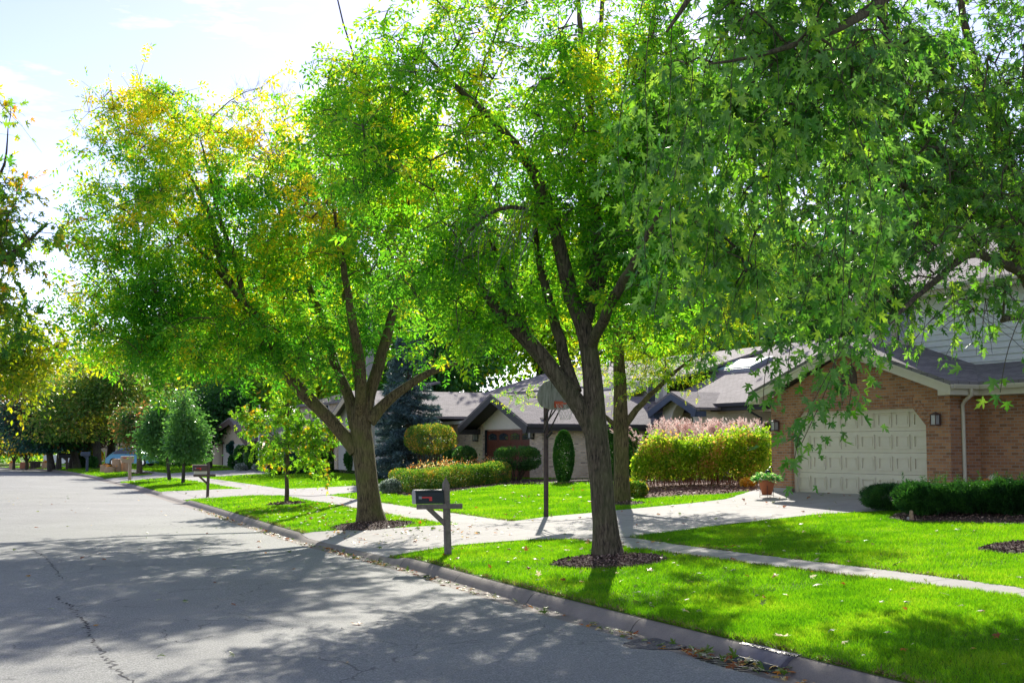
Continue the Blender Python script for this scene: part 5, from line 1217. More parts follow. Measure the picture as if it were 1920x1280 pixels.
# bare crown showing above the ashes
B = under(694, 46); m_ = [([B, B+Vector((0,0,3)), at(690,500,48), at(600,380,51), at(505,280,52)], [.16,.15,.12,.09,.06])]
bt = thing('bare_tree', B, 'leafless treetop of fine twigs poking above the yellowing ash', 'tree'); m = MB(); m.tube(m_[0][0], m_[0][1], 8); rd = random.Random(9)
def twg(p, d, L_, r, depth):
    q = p+d*L_; m.tube([p, p.lerp(q, .5)+Vector((rd.gauss(0,.03),rd.gauss(0,.03),rd.gauss(0,.03)))*L_, q], [r, r*.8, r*.55], 4 if depth > 2 else 3, cap=False)
    if depth == 0: return
    for k in range(3 if depth > 1 else 4):
        e = (d+Vector((rd.gauss(0,.42), rd.gauss(0,.42), rd.gauss(.12,.22)))).normalized(); twg(p.lerp(q, rd.uniform(.45, 1)), e, L_*rd.uniform(.55,.8), r*.6, depth-1)
for x, y in ((390,290),(410,270),(440,265),(500,255),(530,240),(465,290),(580,270),(555,285),(330,300)):
    s0 = at(530, 310, 51.7); e = at(x, y, 52+rd.uniform(-1,1)); v = e-s0; m.tube([s0, s0+v*.5+Vector((0,0,.3)), e-v*.3], [.09,.06,.04], 5, cap=False); twg(e-v*.3, v.normalized(), 1.35, .022, 4)
m.build('trunk', M['twigpale'], bt)

# blue spruce
B = onl(768, 903); Zs = B.y+1.5; B = Vector((B.x*1.09, Zs+3, B.z))
sp = thing('blue_spruce', B, 'dense blue spruce with sweeping branches behind the clipped round shrub', 'spruce')
m = MB(); Hs = 7.2; m.tube([B+Vector((0,0,-.1)), B+Vector((0,0,Hs))], [.2,.03], 8); rs_ = np.random.default_rng(5); Pl, Al = [], []
for k in range(250):
    h = .35+Hs*.94*rs_.uniform(0, 1)**1.25; rad_ = 2.3*(1-h/Hs/1.02)**.7*rs_.uniform(.82, 1.08); a = rs_.uniform(0, 6.28)
    e = np.array([math.cos(a), math.sin(a), 0]); p0 = np.array([B.x, B.y, B.z+h]); 
    pth = [p0+e*rad_*t+np.array([0,0,-.38*rad_*t+.22*rad_*t*t]) for t in np.linspace(0, 1, 5)]
    m.tube(pth, [.03,.025,.02,.012,.005], 3, cap=False)
    n = int(70*rad_)+18; t = rs_.uniform(.12, 1.04, n)**.8; side = np.array([-e[1], e[0], 0]); w_ = rs_.uniform(-1, 1, n)*.42*(1.05-t)+rs_.normal(size=n)*.04
    pp = p0+e*(rad_*t)[:,None]+side*w_[:,None]*1.1; pp[:,2] += -.38*rad_*t+.22*rad_*t*t-abs(w_)*.2
    for _ in range(3):
        Pl.append(pp+rs_.normal(size=(n,3))*.035); Al.append(e*.7+side*np.sign(w_)[:,None]*.5+rs_.normal(size=(n,3))*.5)
m.build('trunk', M['bark3'], sp); T_needle = (np.array([(0,0,0),(.09,.4,.05),(0,1,0),(-.09,.4,.05)], float), np.array([(0,1,2,3)]))
leaves('branches', np.vstack(Pl), np.vstack(Al), .17, T_needle, M['spruce'], sp, updown=.3)

# ================================================================== SHRUBS
def shrub(name, label, cat, c, rad, n, size, mat, tmpl=RH, e=1.0, shape='ell', stems=0, stem_h=0, group=None, seed=1, base=None, inner=.55, upb=.3, updown=.3, lump=.06, stemmat=None):
    """c centre of the foliage, rad radii; e<1 makes it boxier"""
    rng = np.random.default_rng(seed); c = np.array(tuple(c)); rad = np.array(rad, float)
    b = base if base is not None else Vector((c[0], c[1], gz(c[0], c[1])))
    root = thing(name, b, label, cat, group)
    d = rng.normal(size=(n,3)); d /= np.linalg.norm(d, axis=1)[:,None]
    if shape == 'cone':
        t = rng.uniform(0, 1, n)**.9; a = rng.uniform(0, 6.28, n); prof = np.sin(np.clip(t*1.15+.28, 0, 1)*math.pi*.5)*np.sqrt(np.clip(1-t**3.2, 0, 1))
        q = np.stack([np.cos(a)*prof, np.sin(a)*prof, t*2-1], 1); rr = 1-(1-inner)*rng.uniform(0, 1, n)**2.2; q[:,:2] *= rr[:,None]; d = np.stack([np.cos(a), np.sin(a), 0*a+.6], 1)
    else:
        q = np.sign(d)*np.abs(d)**e
        q /= (np.abs(q)**(2/e)).sum(1)[:,None]**(e/2) if e < 1 else 1
        rr = 1-(1-inner)*rng.uniform(0, 1, n)**2; q = q*rr[:,None]
    P = c+q*rad; P += (vnoise(P, 5/max(.3, rad.min()), seed)[:,None]*lump*d*rad)
    ok = P[:,2] > b.z+.02; P, d = P[ok], d[ok]
    A = d*.8+rng.normal(size=P.shape)*.55+np.array([0,0,upb])
    leaves('foliage', P, A, size, tmpl, mat, root, updown=updown, rng=rng)
    if stems:
        m = MB(); top = c[2]-rad[2]*.2
        for k in range(stems):
            a = k*2.4+seed; r1 = rng.uniform(.35, .8)
            p0 = b+Vector((math.cos(a)*.12*rad[0], math.sin(a)*.12*rad[1], -.05)); p2 = Vector((c[0]+math.cos(a)*rad[0]*r1, c[1]+math.sin(a)*rad[1]*r1, top)); p1 = p0.lerp(p2, .5)+Vector((rng.normal()*.06, rng.normal()*.06, .02))
            m.tube([p0, p1, p2], [.035,.028,.016], 5, cap=False)
            for j in range(2):
                q_ = p1+Vector(tuple(rng.normal(size=3)*.2))+Vector((0,0,.4)); m.tube([p1, p1.lerp(q_, .5), q_], [.018,.014,.008], 4, cap=False)
        tag(m.build('stems', stemmat or M['bark3'], root), kind='stuff')
    return root
def sh_px(name, label, cat, x, ytop, ybot, wpx, base_xy, n, size, mat, ry=None, **k):
    b = onl(*base_xy); Zb = b.y; q = Zb/FPX; c = at(x, (ytop+ybot)/2, Zb); h = (ybot-ytop)/2*q; w_ = wpx/2*q
    return shrub(name, label, cat, c, (w_, ry or w_*.9, h), n, size, mat, base=b, **k)
sh_px('round_topped_shrub', 'round clipped shrub with bronze tips on bare twisted stems left of the red garage door', 'shrub', 808, 795, 850, 96, (810,899), 9000, .075, M['topi'], e=.85, stems=12, seed=3, stemmat=M['twigdk'] if 'twigdk' in M else M['bark'], inner=.6)
sh_px('vase_shaped_shrub', 'flat topped vase shaped green shrub on bare branching stems before the red garage door', 'shrub', 970, 838, 880, 84, (968,902), 9000, .07, M['bigsh'], e=.6, stems=12, seed=4, stemmat=M['bark'], inner=.5)
sh_px('green_shrub', 'rounded dark green shrub beside the left brick pillar of the red garage', 'shrub', 872, 838, 884, 42, (872,900), 4500, .09, M['bigsh'], e=.8, seed=5, stems=4)
sh_px('green_shrub', 'leafy dark shrub behind the round topped shrub', 'shrub', 846, 845, 888, 34, (846,899), 3500, .09, M['bigsh'], e=.9, seed=6)
ab = 'columnar arborvitae against the pale brick wall'
sh_px('arborvitae', 'tall tapered arborvitae right of the basketball pole against the pale brick wall', 'arborvitae', 1057, 808, 905, 42, (1057,905), 11000, .06, M['arb'], shape='cone', seed=7, group=ab, inner=.85, updown=.1, upb=1.0, lump=.02)
sh_px('arborvitae', 'narrow arborvitae seen between the near ash trunk and the locust', 'arborvitae', 1144, 808, 903, 32, (1146,903), 9000, .06, M['arb'], shape='cone', seed=8, group=ab, inner=.85, updown=.1, upb=1.0, lump=.02)
sh_px('arborvitae', 'arborvitae top just above the left end of the yellow hedge', 'arborvitae', 1190, 806, 900, 30, (1190,901), 8000, .06, M['arb'], shape='cone', seed=9, group=ab, inner=.85, updown=.1, upb=1.0, lump=.02)
sh_px('arborvitae', 'small arborvitae top behind the tall pink grass', 'arborvitae', 1214, 812, 900, 22, (1214,900), 6000, .06, M['arb'], shape='cone', seed=10, group=ab, inner=.85, updown=.1, upb=1.0, lump=.02)
# low clipped hedge curling round the front bed
hp = [onl(x, y) for x, y in ((752,921),(778,924),(806,921),(834,917),(862,914),(890,911),(914,909),(936,906))]
hr_ = thing('box_hedge', hp[0], 'low clipped box hedge along the front bed with flowers behind it', 'hedge'); rng = np.random.default_rng(12); P_, A_ = [], []
for i, q in enumerate(hp):
    for rep_ in range(2 if i < len(hp)-1 else 1):
        qq = q if rep_ == 0 else q.lerp(hp[i+1], .5); n = 2300; d = rng.normal(size=(n,3)); d /= np.linalg.norm(d, axis=1)[:,None]; e_ = np.sign(d)*np.abs(d)**.75; hgt = .41
        rr = 1-.45*rng.uniform(0, 1, n)**2; P = np.array(tuple(qq))+np.array([0,0,hgt])+e_*rr[:,None]*np.array([.46,.42,hgt*(1.0+.06*rng.normal())]); P_.append(P); A_.append(d+rng.normal(size=(n,3))*.5+np.array([0,0,.3]))
leaves('foliage', np.vstack(P_), np.vstack(A_), .055, RH, M['box'], hr_)
m = MB()
for q in hp:
    for k in range(4): a = k*1.6; m.tube([q+Vector((0,0,-.05)), q+Vector((math.cos(a)*.25, math.sin(a)*.2, .5))], [.02,.01], 4, cap=False)
tag(m.build('stems', M['bark3'], hr_), kind='stuff')
# bedding flowers behind that hedge
rng = np.random.default_rng(14); P_, A_ = [], []
W = np.array([tuple(onl(x, y)) for x, y in ((775,912),(810,912),(850,908),(885,905),(920,902),(930,900))])
for k in range(80):
    i = rng.uniform(0, len(W)-1.01); q = W[int(i)]+(W[int(i)+1]-W[int(i)])*(i%1)+np.array([rng.normal()*.2, rng.normal()*.5+.3, 0]); h = rng.uniform(.3, .82); n = 55
    P_.append(q+np.array([0,0,h])+rng.normal(size=(n,3))*np.array([.16,.16,.12])); A_.append(rng.normal(size=(n,3))+np.array([0,0,.8]))
o = leaves('flower_bed', np.vstack(P_), np.vstack(A_), .07, RH, M['flower'])
tag(o, 'bed of orange, pink and white flowers behind the low box hedge', 'flower bed')
sh_px('silvery_plant', 'low silvery green plant at the left end of the box hedge', 'plant', 733, 902, 926, 40, (733,925), 2400, .11, M['silver'], seed=15, upb=.8, inner=.3)
# tall loose hedge with pink grass behind it
hA, hB = onl(1196, 916), onl(1440, 911); hd = thing('dogwood_hedge', hA.lerp(hB, .5), 'tall loose hedge turning yellow green and pink beside the brick garage', 'hedge'); rng = np.random.default_rng(16)
n = 26000; t = rng.uniform(-.02, 1.02, n); h = rng.uniform(.08, 1, n)**.75; hh = 1.44+.09*np.sin(t*8+1)+.03*np.sin(t*19)+.05*np.sin(t*61)+.03*np.sin(t*143)+rng.uniform(-.16, .16, n)+.22*(rng.uniform(size=n) > .93)*rng.uniform(0, 1, n)
hh = hh*np.interp(t, [0,.07,.12,1],[.6,.9,1,1.06]); w_ = rng.uniform(-1, 1, n); hh = hh*(1-.22*np.abs(w_)**3); w_ = np.sign(w_)*np.abs(w_)**.6*.75*np.interp(h, [0,.25,1],[.5,1,.9])
ax = np.array(tuple(hB-hA)); nrm = np.array([-ax[1], ax[0], 0]); nrm = nrm/np.linalg.norm(nrm)
P = np.array(tuple(hA))+t[:,None]*ax+w_[:,None]*nrm; P[:,2] += h*hh+.12; keep = (h > .33) | (rng.uniform(size=n) < .35+h)
P = P[keep]; q_ = vnoise(P, 4.5, 8); P = P+nrm*(q_*.14)[:,None]; P = P[(vnoise(P, 8, 21)+rng.normal(size=len(P))*.3 > -.55)]; leaves('foliage', P, rng.normal(size=P.shape)*.7+np.array([0,0,-.2]), .10, RH, M['dog'], hd)
m = MB()
for k in range(150):
    t_ = rng.uniform(0, 1); q = hA.lerp(hB, t_)+Vector(tuple(nrm*rng.uniform(-.5, .5))); lean = Vector((rng.normal()*.15, rng.normal()*.15, 0)); m.tube([q, q+Vector((0,0,.8))+lean, q+Vector((0,0,1.55))+lean*2], [.012,.009,.004], 3, cap=False)
tag(m.build('stems', plain("red_stems", (.2,.07,.03), .8), hd), kind='stuff')
gx = 'clumps of tall pink plumed grass'
for i, (x, lab) in enumerate(((1240,'leftmost and palest clump of pink plumed grass above the yellow hedge'), (1287,'pink plumed grass clump under the arched entry'), (1335,'pink plumed grass clump before the porch opening'), (1392,'rightmost pink plumed grass clump, beside the dark front door'))):
    c = onl(x, 905); c = Vector((c.x+.3, c.y+1.8, c.z)); r_ = thing('ornamental_grass', c, lab, 'ornamental grass', gx); rng = np.random.default_rng(100+i)
    m = MB(); Pl, Al = [], []
    for k in range(95):
        a = rng.uniform(0, 6.28); s_ = abs(rng.normal())*.62; H_ = rng.uniform(1.68, 2.2)-s_*.12; p0 = c+Vector((math.cos(a)*.15, math.sin(a)*.15, 0)); p2 = c+Vector((math.cos(a)*s_*1.15, math.sin(a)*s_*.9, H_)); p1 = p0.lerp(p2, .55)+Vector((-math.cos(a)*.05*s_, 0, .12))
        m.tube([p0, p1, p2], [.005,.004,.002], 3, cap=False)
        n = 26; t = rng.uniform(-.32, .06, n)[:,None]; dv = np.array(tuple((p2-p1).normalized())); Pl.append(np.array(tuple(p2))+dv*t+rng.normal(size=(n,3))*.022); Al.append(np.tile(dv, (n,1))+rng.normal(size=(n,3))*.45+np.array([-.25,0,-.1]))
    m.build('stalks', M['ograss'], r_); leaves('plumes', np.vstack(Pl), np.vstack(Al), .1, T_needle, M['plume'], r_)
    n = 900; a = rng.uniform(0, 6.28, n); P = np.array(tuple(c))+np.stack([np.cos(a)*.3*rng.uniform(0,1,n), np.sin(a)*.3*rng.uniform(0,1,n), rng.uniform(0,.6,n)], 1); leaves('blades', P, np.stack([np.cos(a)*.45, np.sin(a)*.45, 0*a+1], 1)+rng.normal(size=(n,3))*.15, .8, (BLD[0]*np.array([.16,1,1]), BLD[1]), M['ograss'], r_)
sh_px('boxwood', 'small rounded boxwood at the foot of the locust trunk', 'shrub', 1193, 903, 932, 42, (1193,933), 5000, .045, M['box'], e=.85, seed=17)
sh_px('yellow_plant', 'low yellow leaved plant behind the locust trunk', 'plant', 1172, 898, 922, 36, (1172,924), 1600, .08, M['gold'], seed=18)
sh_px('orange_plant', 'orange leaved plant near the flower pot', 'plant', 1402, 897, 912, 26, (1402,914), 900, .07, M.setdefault('orl', leafmat("orange_foliage", [(.0, (.25,.2,.03)), (.5, (.6,.25,.03)), (1, (.7,.3,.1))], .45, 1.4, scale=5)), seed=19)
# yews before the brick wall
ye = thing('yew_hedge', onl(1800, 972), 'long dark yew hedge with soft feathery tips along the mulch before the brick wall', 'hedge'); rng = np.random.default_rng(20); P_, A_ = [], []
hq = [onl(x, y) for x, y in ((1738,972),(1790,971),(1850,970),(1920,970),(2000,968))]
for i in range(len(hq)-1):
    for f_ in (0,.33,.66):
        q = hq[i].lerp(hq[i+1], f_); n = 8500; d = rng.normal(size=(n,3)); d /= np.linalg.norm(d, axis=1)[:,None]; e_ = np.sign(d)*np.abs(d)**.7; rr = 1-.5*rng.uniform(0, 1, n)**1.8
        P = np.array(tuple(q))+np.array([0,.32,.37])+e_*rr[:,None]*np.array([.48,.55,.25]); P[:,2] += .06*vnoise(P, 5, 4); P += .05*vnoise(P, 9, 6)[:,None]*d
        P_.append(P); A_.append(d+rng.normal(size=(n,3))*.4+np.array([-.15,0,.6]))
leaves('foliage', np.vstack(P_), np.vstack(A_), .075, T_needle if False else (np.array([(0,0,0),(.14,.4,.05),(0,1,-.1),(-.14,.4,.05)], float), np.array([(0,1,2,3)])), M['yew'], ye)
m = MB()
for q in hq:
    for k in range(7): a = k*.9; m.tube([q+Vector((0,.3,-.05)), q+Vector((math.cos(a)*.4, .3+math.sin(a)*.3, .35))], [.02,.012], 4, cap=False)
tag(m.build('stems', M['bark3'], ye), kind='stuff')
P_, A_ = [], []   # feathery new shoots
for k in range(170):
    b_ = hq[0].lerp(hq[3], rng.uniform(-.12, 1.0)); p0 = np.array(tuple(b_))+np.array([rng.normal()*.15,.05+rng.uniform(-.25,.2),.45+rng.uniform(-.2,.15)]); dv = np.array([rng.normal()*.35-.25, -.15, .8]); dv /= np.linalg.norm(dv); L_ = rng.uniform(.15,.34)
    t = rng.uniform(0, 1, 40)[:,None]; P_.append(p0+dv*L_*t); A_.append(dv*.6+rng.normal(size=(40,3))*.55)
leaves('new_shoots', np.vstack(P_), np.vstack(A_), .06, T_needle, M['yew'], ye)
c = onl(1700, 955); shrub('yew_bush', 'rounded dark yew bush on the drive edge before the cream garage door', 'bush', at(1695, 932, c.y), (.85,.6,.26), 26000, .07, M['yew'], T_needle, e=.72, seed=21, base=c)
# shrubs of the houses up the street
SG = 'shrubs in front of the beige house'
sh_px('round_shrub', 'round clipped shrub at the left of the tan house bed', 'shrub', 441, 853, 877, 24, (441,880), 2500, .12, M['dkgreen'], seed=31, e=.8, group=SG)
sh_px('mushroom_shrub', 'mushroom shaped clipped evergreen left of the white flagpole', 'shrub', 457, 836, 866, 34, (457,881), 3500, .13, M['dkgreen'], seed=32, e=.8, group=SG, stems=3)
sh_px('cone_shrub', 'pale green cone shaped evergreen at the foot of the flagpole', 'shrub', 472, 838, 880, 28, (472,882), 3000, .13, M['pear'], shape='cone', seed=33, group=SG)
sh_px('teal_shrub', 'spreading teal evergreen before the tan garage', 'shrub', 440, 828, 852, 28, (445,878), 2200, .15, M['tealspr'], seed=34, group=SG, stems=3)
sh_px('silvery_plant', 'silvery mound left of the cone shaped evergreen', 'plant', 452, 870, 883, 22, (452,883), 1100, .12, M['silver'], seed=35)
sh_px('silvery_plant', 'silvery mound right of the cone shaped evergreen', 'plant', 484, 870, 883, 20, (484,883), 1100, .12, M['silver'], seed=36)
sh_px('green_shrub', 'small dark shrub by the drive behind the sapling', 'shrub', 517, 877, 890, 20, (517,890), 1200, .1, M['dkgreen'], seed=37)
sh_px('spruce_bush', 'drooping dark conifer behind the sapling trunk', 'bush', 552, 850, 886, 60, (550,888), 4000, .14, M['tealspr'], seed=38, stems=3)
sh_px('round_shrub', 'wide green shrub left of the fork trunk before the beige gable', 'shrub', 612, 850, 884, 58, (612,886), 5500, .12, M['bigsh'], e=.75, seed=39, group=SG, stems=4)
sh_px('green_shrub', 'shrub touching the right side of the beige gable wall', 'shrub', 660, 842, 882, 26, (660,888), 2500, .12, M['dkgreen'], seed=40)
sh_px('orange_bush', 'flame orange bush by the brick pier of the beige house', 'bush', 614, 820, 850, 24, (612,884), 1500, .12, M['orl'], seed=41, stems=3)
sh_px('yellow_bush', 'yellow bush under the bronze maples', 'bush', 170, 842, 868, 40, (170,876), 1500, .3, M['gold'], seed=42)
sh_px('round_shrub', 'clipped green cone left of the thick maple trunk', 'shrub', 175, 858, 877, 14, (175,879), 900, .2, M['arb'], shape='cone', seed=43)
sh_px('dark_hedge', 'dark hedge behind the blue mailbox', 'hedge', 160, 853, 876, 22, (160,877), 1500, .2, M['dkgreen'], e=.6, seed=44)
sh_px('green_shrub', 'low shrubs along the wall behind the blue car', 'shrub', 330, 855, 872, 70, (330,876), 2600, .18, M['dkgreen'], seed=45)

# ================================================================== STREET FURNITURE AND SMALL THINGS
def curb_axes(p):
    s_ = sd(p.x, p.y)[0][0]; n = N(np.array(s_)); return Vector((-n[0], -n[1], 0)), Vector((-n[1], n[0], 0))
def obox(m, c, ax, ay, az, a0, a1, b0, b1, z0, z1): m.box(a0, a1, b0, b1, z0, z1, lambda x, y, z: c+ax*x+ay*y+az*z)
ZA = Vector((0,0,1))
def mailbox_post(label, px, boxmat, arm=True, sc=1.0, skirt=None, turn=0.0, lean=Vector((0,0,0)), wood=None, H=1.36):
    c = onl(*px); f, al = curb_axes(c)
    f = (Matrix.Rotation(turn, 3, 'Z') @ f); al = ZA.cross(f); az = (ZA+lean).normalized(); wood = wood or M['wood']
    root = thing('mailbox', c, label, 'mailbox', 'mailboxes on posts along the kerb')
    m = MB(); w = .052*sc; obox(m, c, f, al, az, -w, w, -w, w, -.1, H-.1)
    p = [c+f*a*w+al*b*w+az*(H-.1) for a, b in ((-1,-1),(1,-1),(1,1),(-1,1))]
    q = [c+f*a*w*.78+al*b*w*.78+az*(H-.06) for a, b in ((-1,-1),(1,-1),(1,1),(-1,1))]
    for i in range(4): m.face([p[i], p[(i+1)%4], q[(i+1)%4], q[i]])
    t = c+az*(H+.03)
    for i in range(4): m.face([q[i], q[(i+1)%4], t])
    m.build('post', wood, root)
    zb = .88
    if arm:
        m = MB(); obox(m, c, f, al, az, -.26, .56, -.045, -.0445+.09, zb-.055, zb+.045) if False else None
        obox(m, c, f, al, az, -.27, .58, .0525, .095, zb-.05, zb+.04); m.build('arm', wood, root)
        m = MB(); 
        pts = [(.054, zb-.36),(.054, zb-.25),(.27, zb-.052),(.38, zb-.052)]
        m.prism([c+f*a+al*(-.03)+az*z for a, z in pts], al*.06); m.build('brace', wood, root)
    if skirt:
        m = MB(); obox(m, c, f, al, az, .06, .55, -.08, .05, zb+.042, zb+.16); m.build('newspaper_box', skirt, root); zb += .12
    # box with a rounded top, opening towards the street
    m = MB(); w = .085; h = .165; L0, L1 = .075, .60; rows = []
    prof = [(-w,0),(w,0),(w,h)]+[(w*math.cos(a), h+w*math.sin(a)) for a in np.linspace(0, math.pi, 11)[1:-1]]+[(-w,h)]
    for L_ in (L0, L1): rows.append([c+f*L_+al*(y-.0)+az*(zb+.045+z) for y, z in prof])
    m.grid(rows, False, True); m.face(rows[0][::-1]); m.face(rows[1]); bx = m.build('letter_box', boxmat, root)
    m = MB(); m.prism([c+f*L1+al*(y*1.03)+az*(zb+.043+z*1.02) for y, z in prof], f*.012); m.build('door', M['stone'] if boxmat is M['blackp'] else boxmat, root)
    sgn = 1
    m = MB(); y0 = sgn*(w+.006); obox(m, c, f, al, az, .30, .50, y0-.004, y0+.006, zb+.145, zb+.17); obox(m, c, f, al, az, .30, .35, y0-.0045, y0+.0065, zb+.095, zb+.145); m.build('flag', M['red'], root)
    m = MB(); obox(m, c, f, al, az, .49, .545, y0-.005, y0+.0065, zb+.13, zb+.18); m.build('flag_hinge', M['grey'], root)
    return root
mailbox_post('black mailbox with a red flag on a weathered wooden post by the nearest driveway', (840,1041), M['blackp'], lean=Vector((-.035,0,0)))
mailbox_post('brown mailbox above a cream newspaper box on a dark wooden post', (389,933), M['brown'], skirt=M['cream'], wood=M['wooddk'], lean=Vector((.02,0,0)))
c = onl(243, 900); f, al = curb_axes(c)
r_ = thing('mailbox', c, 'tan moulded mailbox with a red flag on a thick tan post beside the third driveway', 'mailbox', 'mailboxes on posts along the kerb')
m = MB(); obox(m, c, f, al, ZA, -.09, .09, -.09, .09, -.1, 1.05); m.build('post', M['tan'], r_)
m = MB(); obox(m, c, f, al, ZA, -.2, .5, -.15, .15, 1.05, 1.18); m.build('base', M['tan'], r_)
m = MB(); prof = [(-.14,0),(.14,0),(.14,.2)]+[(.14*math.cos(a), .2+.07*math.sin(a)) for a in np.linspace(0, math.pi, 9)[1:-1]]+[(-.14,.2)]
rows = [[c+f*L_+al*y+ZA*(1.181+z) for y, z in prof] for L_ in (-.22,.54)]; m.grid(rows, False, True); m.face(rows[0][::-1]); m.face(rows[1]); m.build('letter_box', M['tan'], r_)
m = MB(); obox(m, c, f, al, ZA, .12, .42, -.165, -.15, 1.33, 1.38); obox(m, c, f, al, ZA, .12, .19, -.166, -.151, 1.26, 1.33); m.build('flag', M['red'], r_)
def far_mailbox(label, px, mat, post, h=1.15, w=.95, hh=.42, gx=0):
    c = onl(*px); r_ = thing('mailbox', c, label, 'mailbox', 'mailboxes on posts along the kerb'); f, al = curb_axes(c)
    m = MB(); obox(m, c, f, al, ZA, -.09, .09, -.09, .09, -.1, h); m.build('post', post, r_)
    m = MB(); prof = [(-.16,0),(.16,0),(.16,hh*.6)]+[(.16*math.cos(a), hh*.6+.12*math.sin(a)) for a in np.linspace(0, math.pi, 9)[1:-1]]+[(-.16,hh*.6)]
    rows = [[c+f*L_+al*y+ZA*(h+z) for y, z in prof] for L_ in (-w*.3+gx, w*.7+gx)]; m.grid(rows, False, True); m.face(rows[0][::-1]); m.face(rows[1]); m.build('letter_box', mat, r_)
    m = MB(); m.prism([c+f*(.05+gx)+al*(-.02)+ZA*(h-.28), c+f*(.35+gx)+al*(-.02)+ZA*(h), c+f*(.05+gx)+al*(-.02)+ZA*(h)], al*.04); m.build('brace', post, r_)
M['bluegrey'] = plain("blue_grey_metal", (.06,.08,.11), .5)
far_mailbox('blue grey mailbox on a thin pole in the shade left of the thick maple trunk', (163,884), M['bluegrey'], M['bluegrey'], 1.25, .7, .32)
far_mailbox('large dark mailbox on a heavy post before the white van', (125,880), M['black'], M['wooddk'], 1.0, 1.0, .5)

# paper bags of garden waste
PB = 'paper bags of garden waste at the kerb'
def bag(label, px, h, w, lean=(0,0), top='leaf', sd_=1, mat=None):
    rng = random.Random(sd_); c = onl(*px); r_ = thing('paper_bag', c, label, 'paper bag', PB); m = MB(); rows = []
    for k, t in enumerate((0,.08,.35,.65,.88,1.0)):
        z = h*t; sx = w*.5*(1.0 if t < .9 else .92); sy = w*.36; row = []
        for a in range(16):
            q = a/16*2*math.pi; e = .55; cx = math.copysign(abs(math.cos(q))**e, math.cos(q)); cy = math.copysign(abs(math.sin(q))**e, math.sin(q))
            j = 1+rng.uniform(-.07,.07)*(t > .05); row.append(c+Vector((cx*sx*j+lean[0]*t*t, cy*sy*j+lean[1]*t, z+(rng.uniform(-.05,.05) if t == 1 else 0))))
        rows.append(row)
    m.grid(rows, True, True); m.face(rows[0][::-1]); m.face([p-Vector((0,0,.04)) for p in rows[-2]]) if False else m.face([p+Vector((0,0,-.01)) for p in rows[-1]])
    m.build('sack', mat or M['paper'], r_)
    if top:
        n = 140; rg_ = np.random.default_rng(sd_); P = np.array(tuple(c))+np.array([lean[0],lean[1],h])+rg_.normal(size=(n,3))*np.array([w*.2,w*.15,.07]); tag(leaves('garden_waste', P, rg_.normal(size=(n,3)), .12, RH, M['brownleaf'], r_), kind='stuff')
bag('squat paper bag at the left of the heap with dry stalks sticking out', (196,885), .55, .62, sd_=1)
bag('crumpled paper bag slumped in front of the heap', (206,886), .42, .75, (.05,0), sd_=2)
bag('tallest paper bag, standing upright in the middle of the heap', (219,885), .98, .62, (-.05,0), None, sd_=3)
bag('narrow paper bag leaning behind the tallest one', (227,884), .72, .4, (-.12,0), None, sd_=4)
bag('open paper bag full of red brown leaves at the right of the heap', (235,884), .8, .62, (0,0), sd_=5)
bag('pale paper bag alone at the road bend, left of the pair', (84,880), .62, .55, sd_=6); bag('pale paper bag at the road bend, right of the pair', (91,880), .6, .55, (.03,0), sd_=7)
bag('round reddish bag beside the far road bend', (46,879.5), .6, .8, top=None, sd_=8, mat=plain("reddish_bag", (.4,.17,.1), .9)); bag('small bag with orange top at the far left of the bend', (22,879), .62, .45, sd_=9)
c = onl(66, 879.5); r_ = thing('stone_planter', c, 'dark stone planter between the far bags at the road bend', 'planter'); m = MB(); obox(m, c, Vector((1,0,0)), Vector((0,1,0)), ZA, -.4, .4, -.25, .25, 0, .55); obox(m, c, Vector((1,0,0)), Vector((0,1,0)), ZA, -.5, .5, -.3, .3, .551, .7); m.build('bowl', M['bark3'], r_)

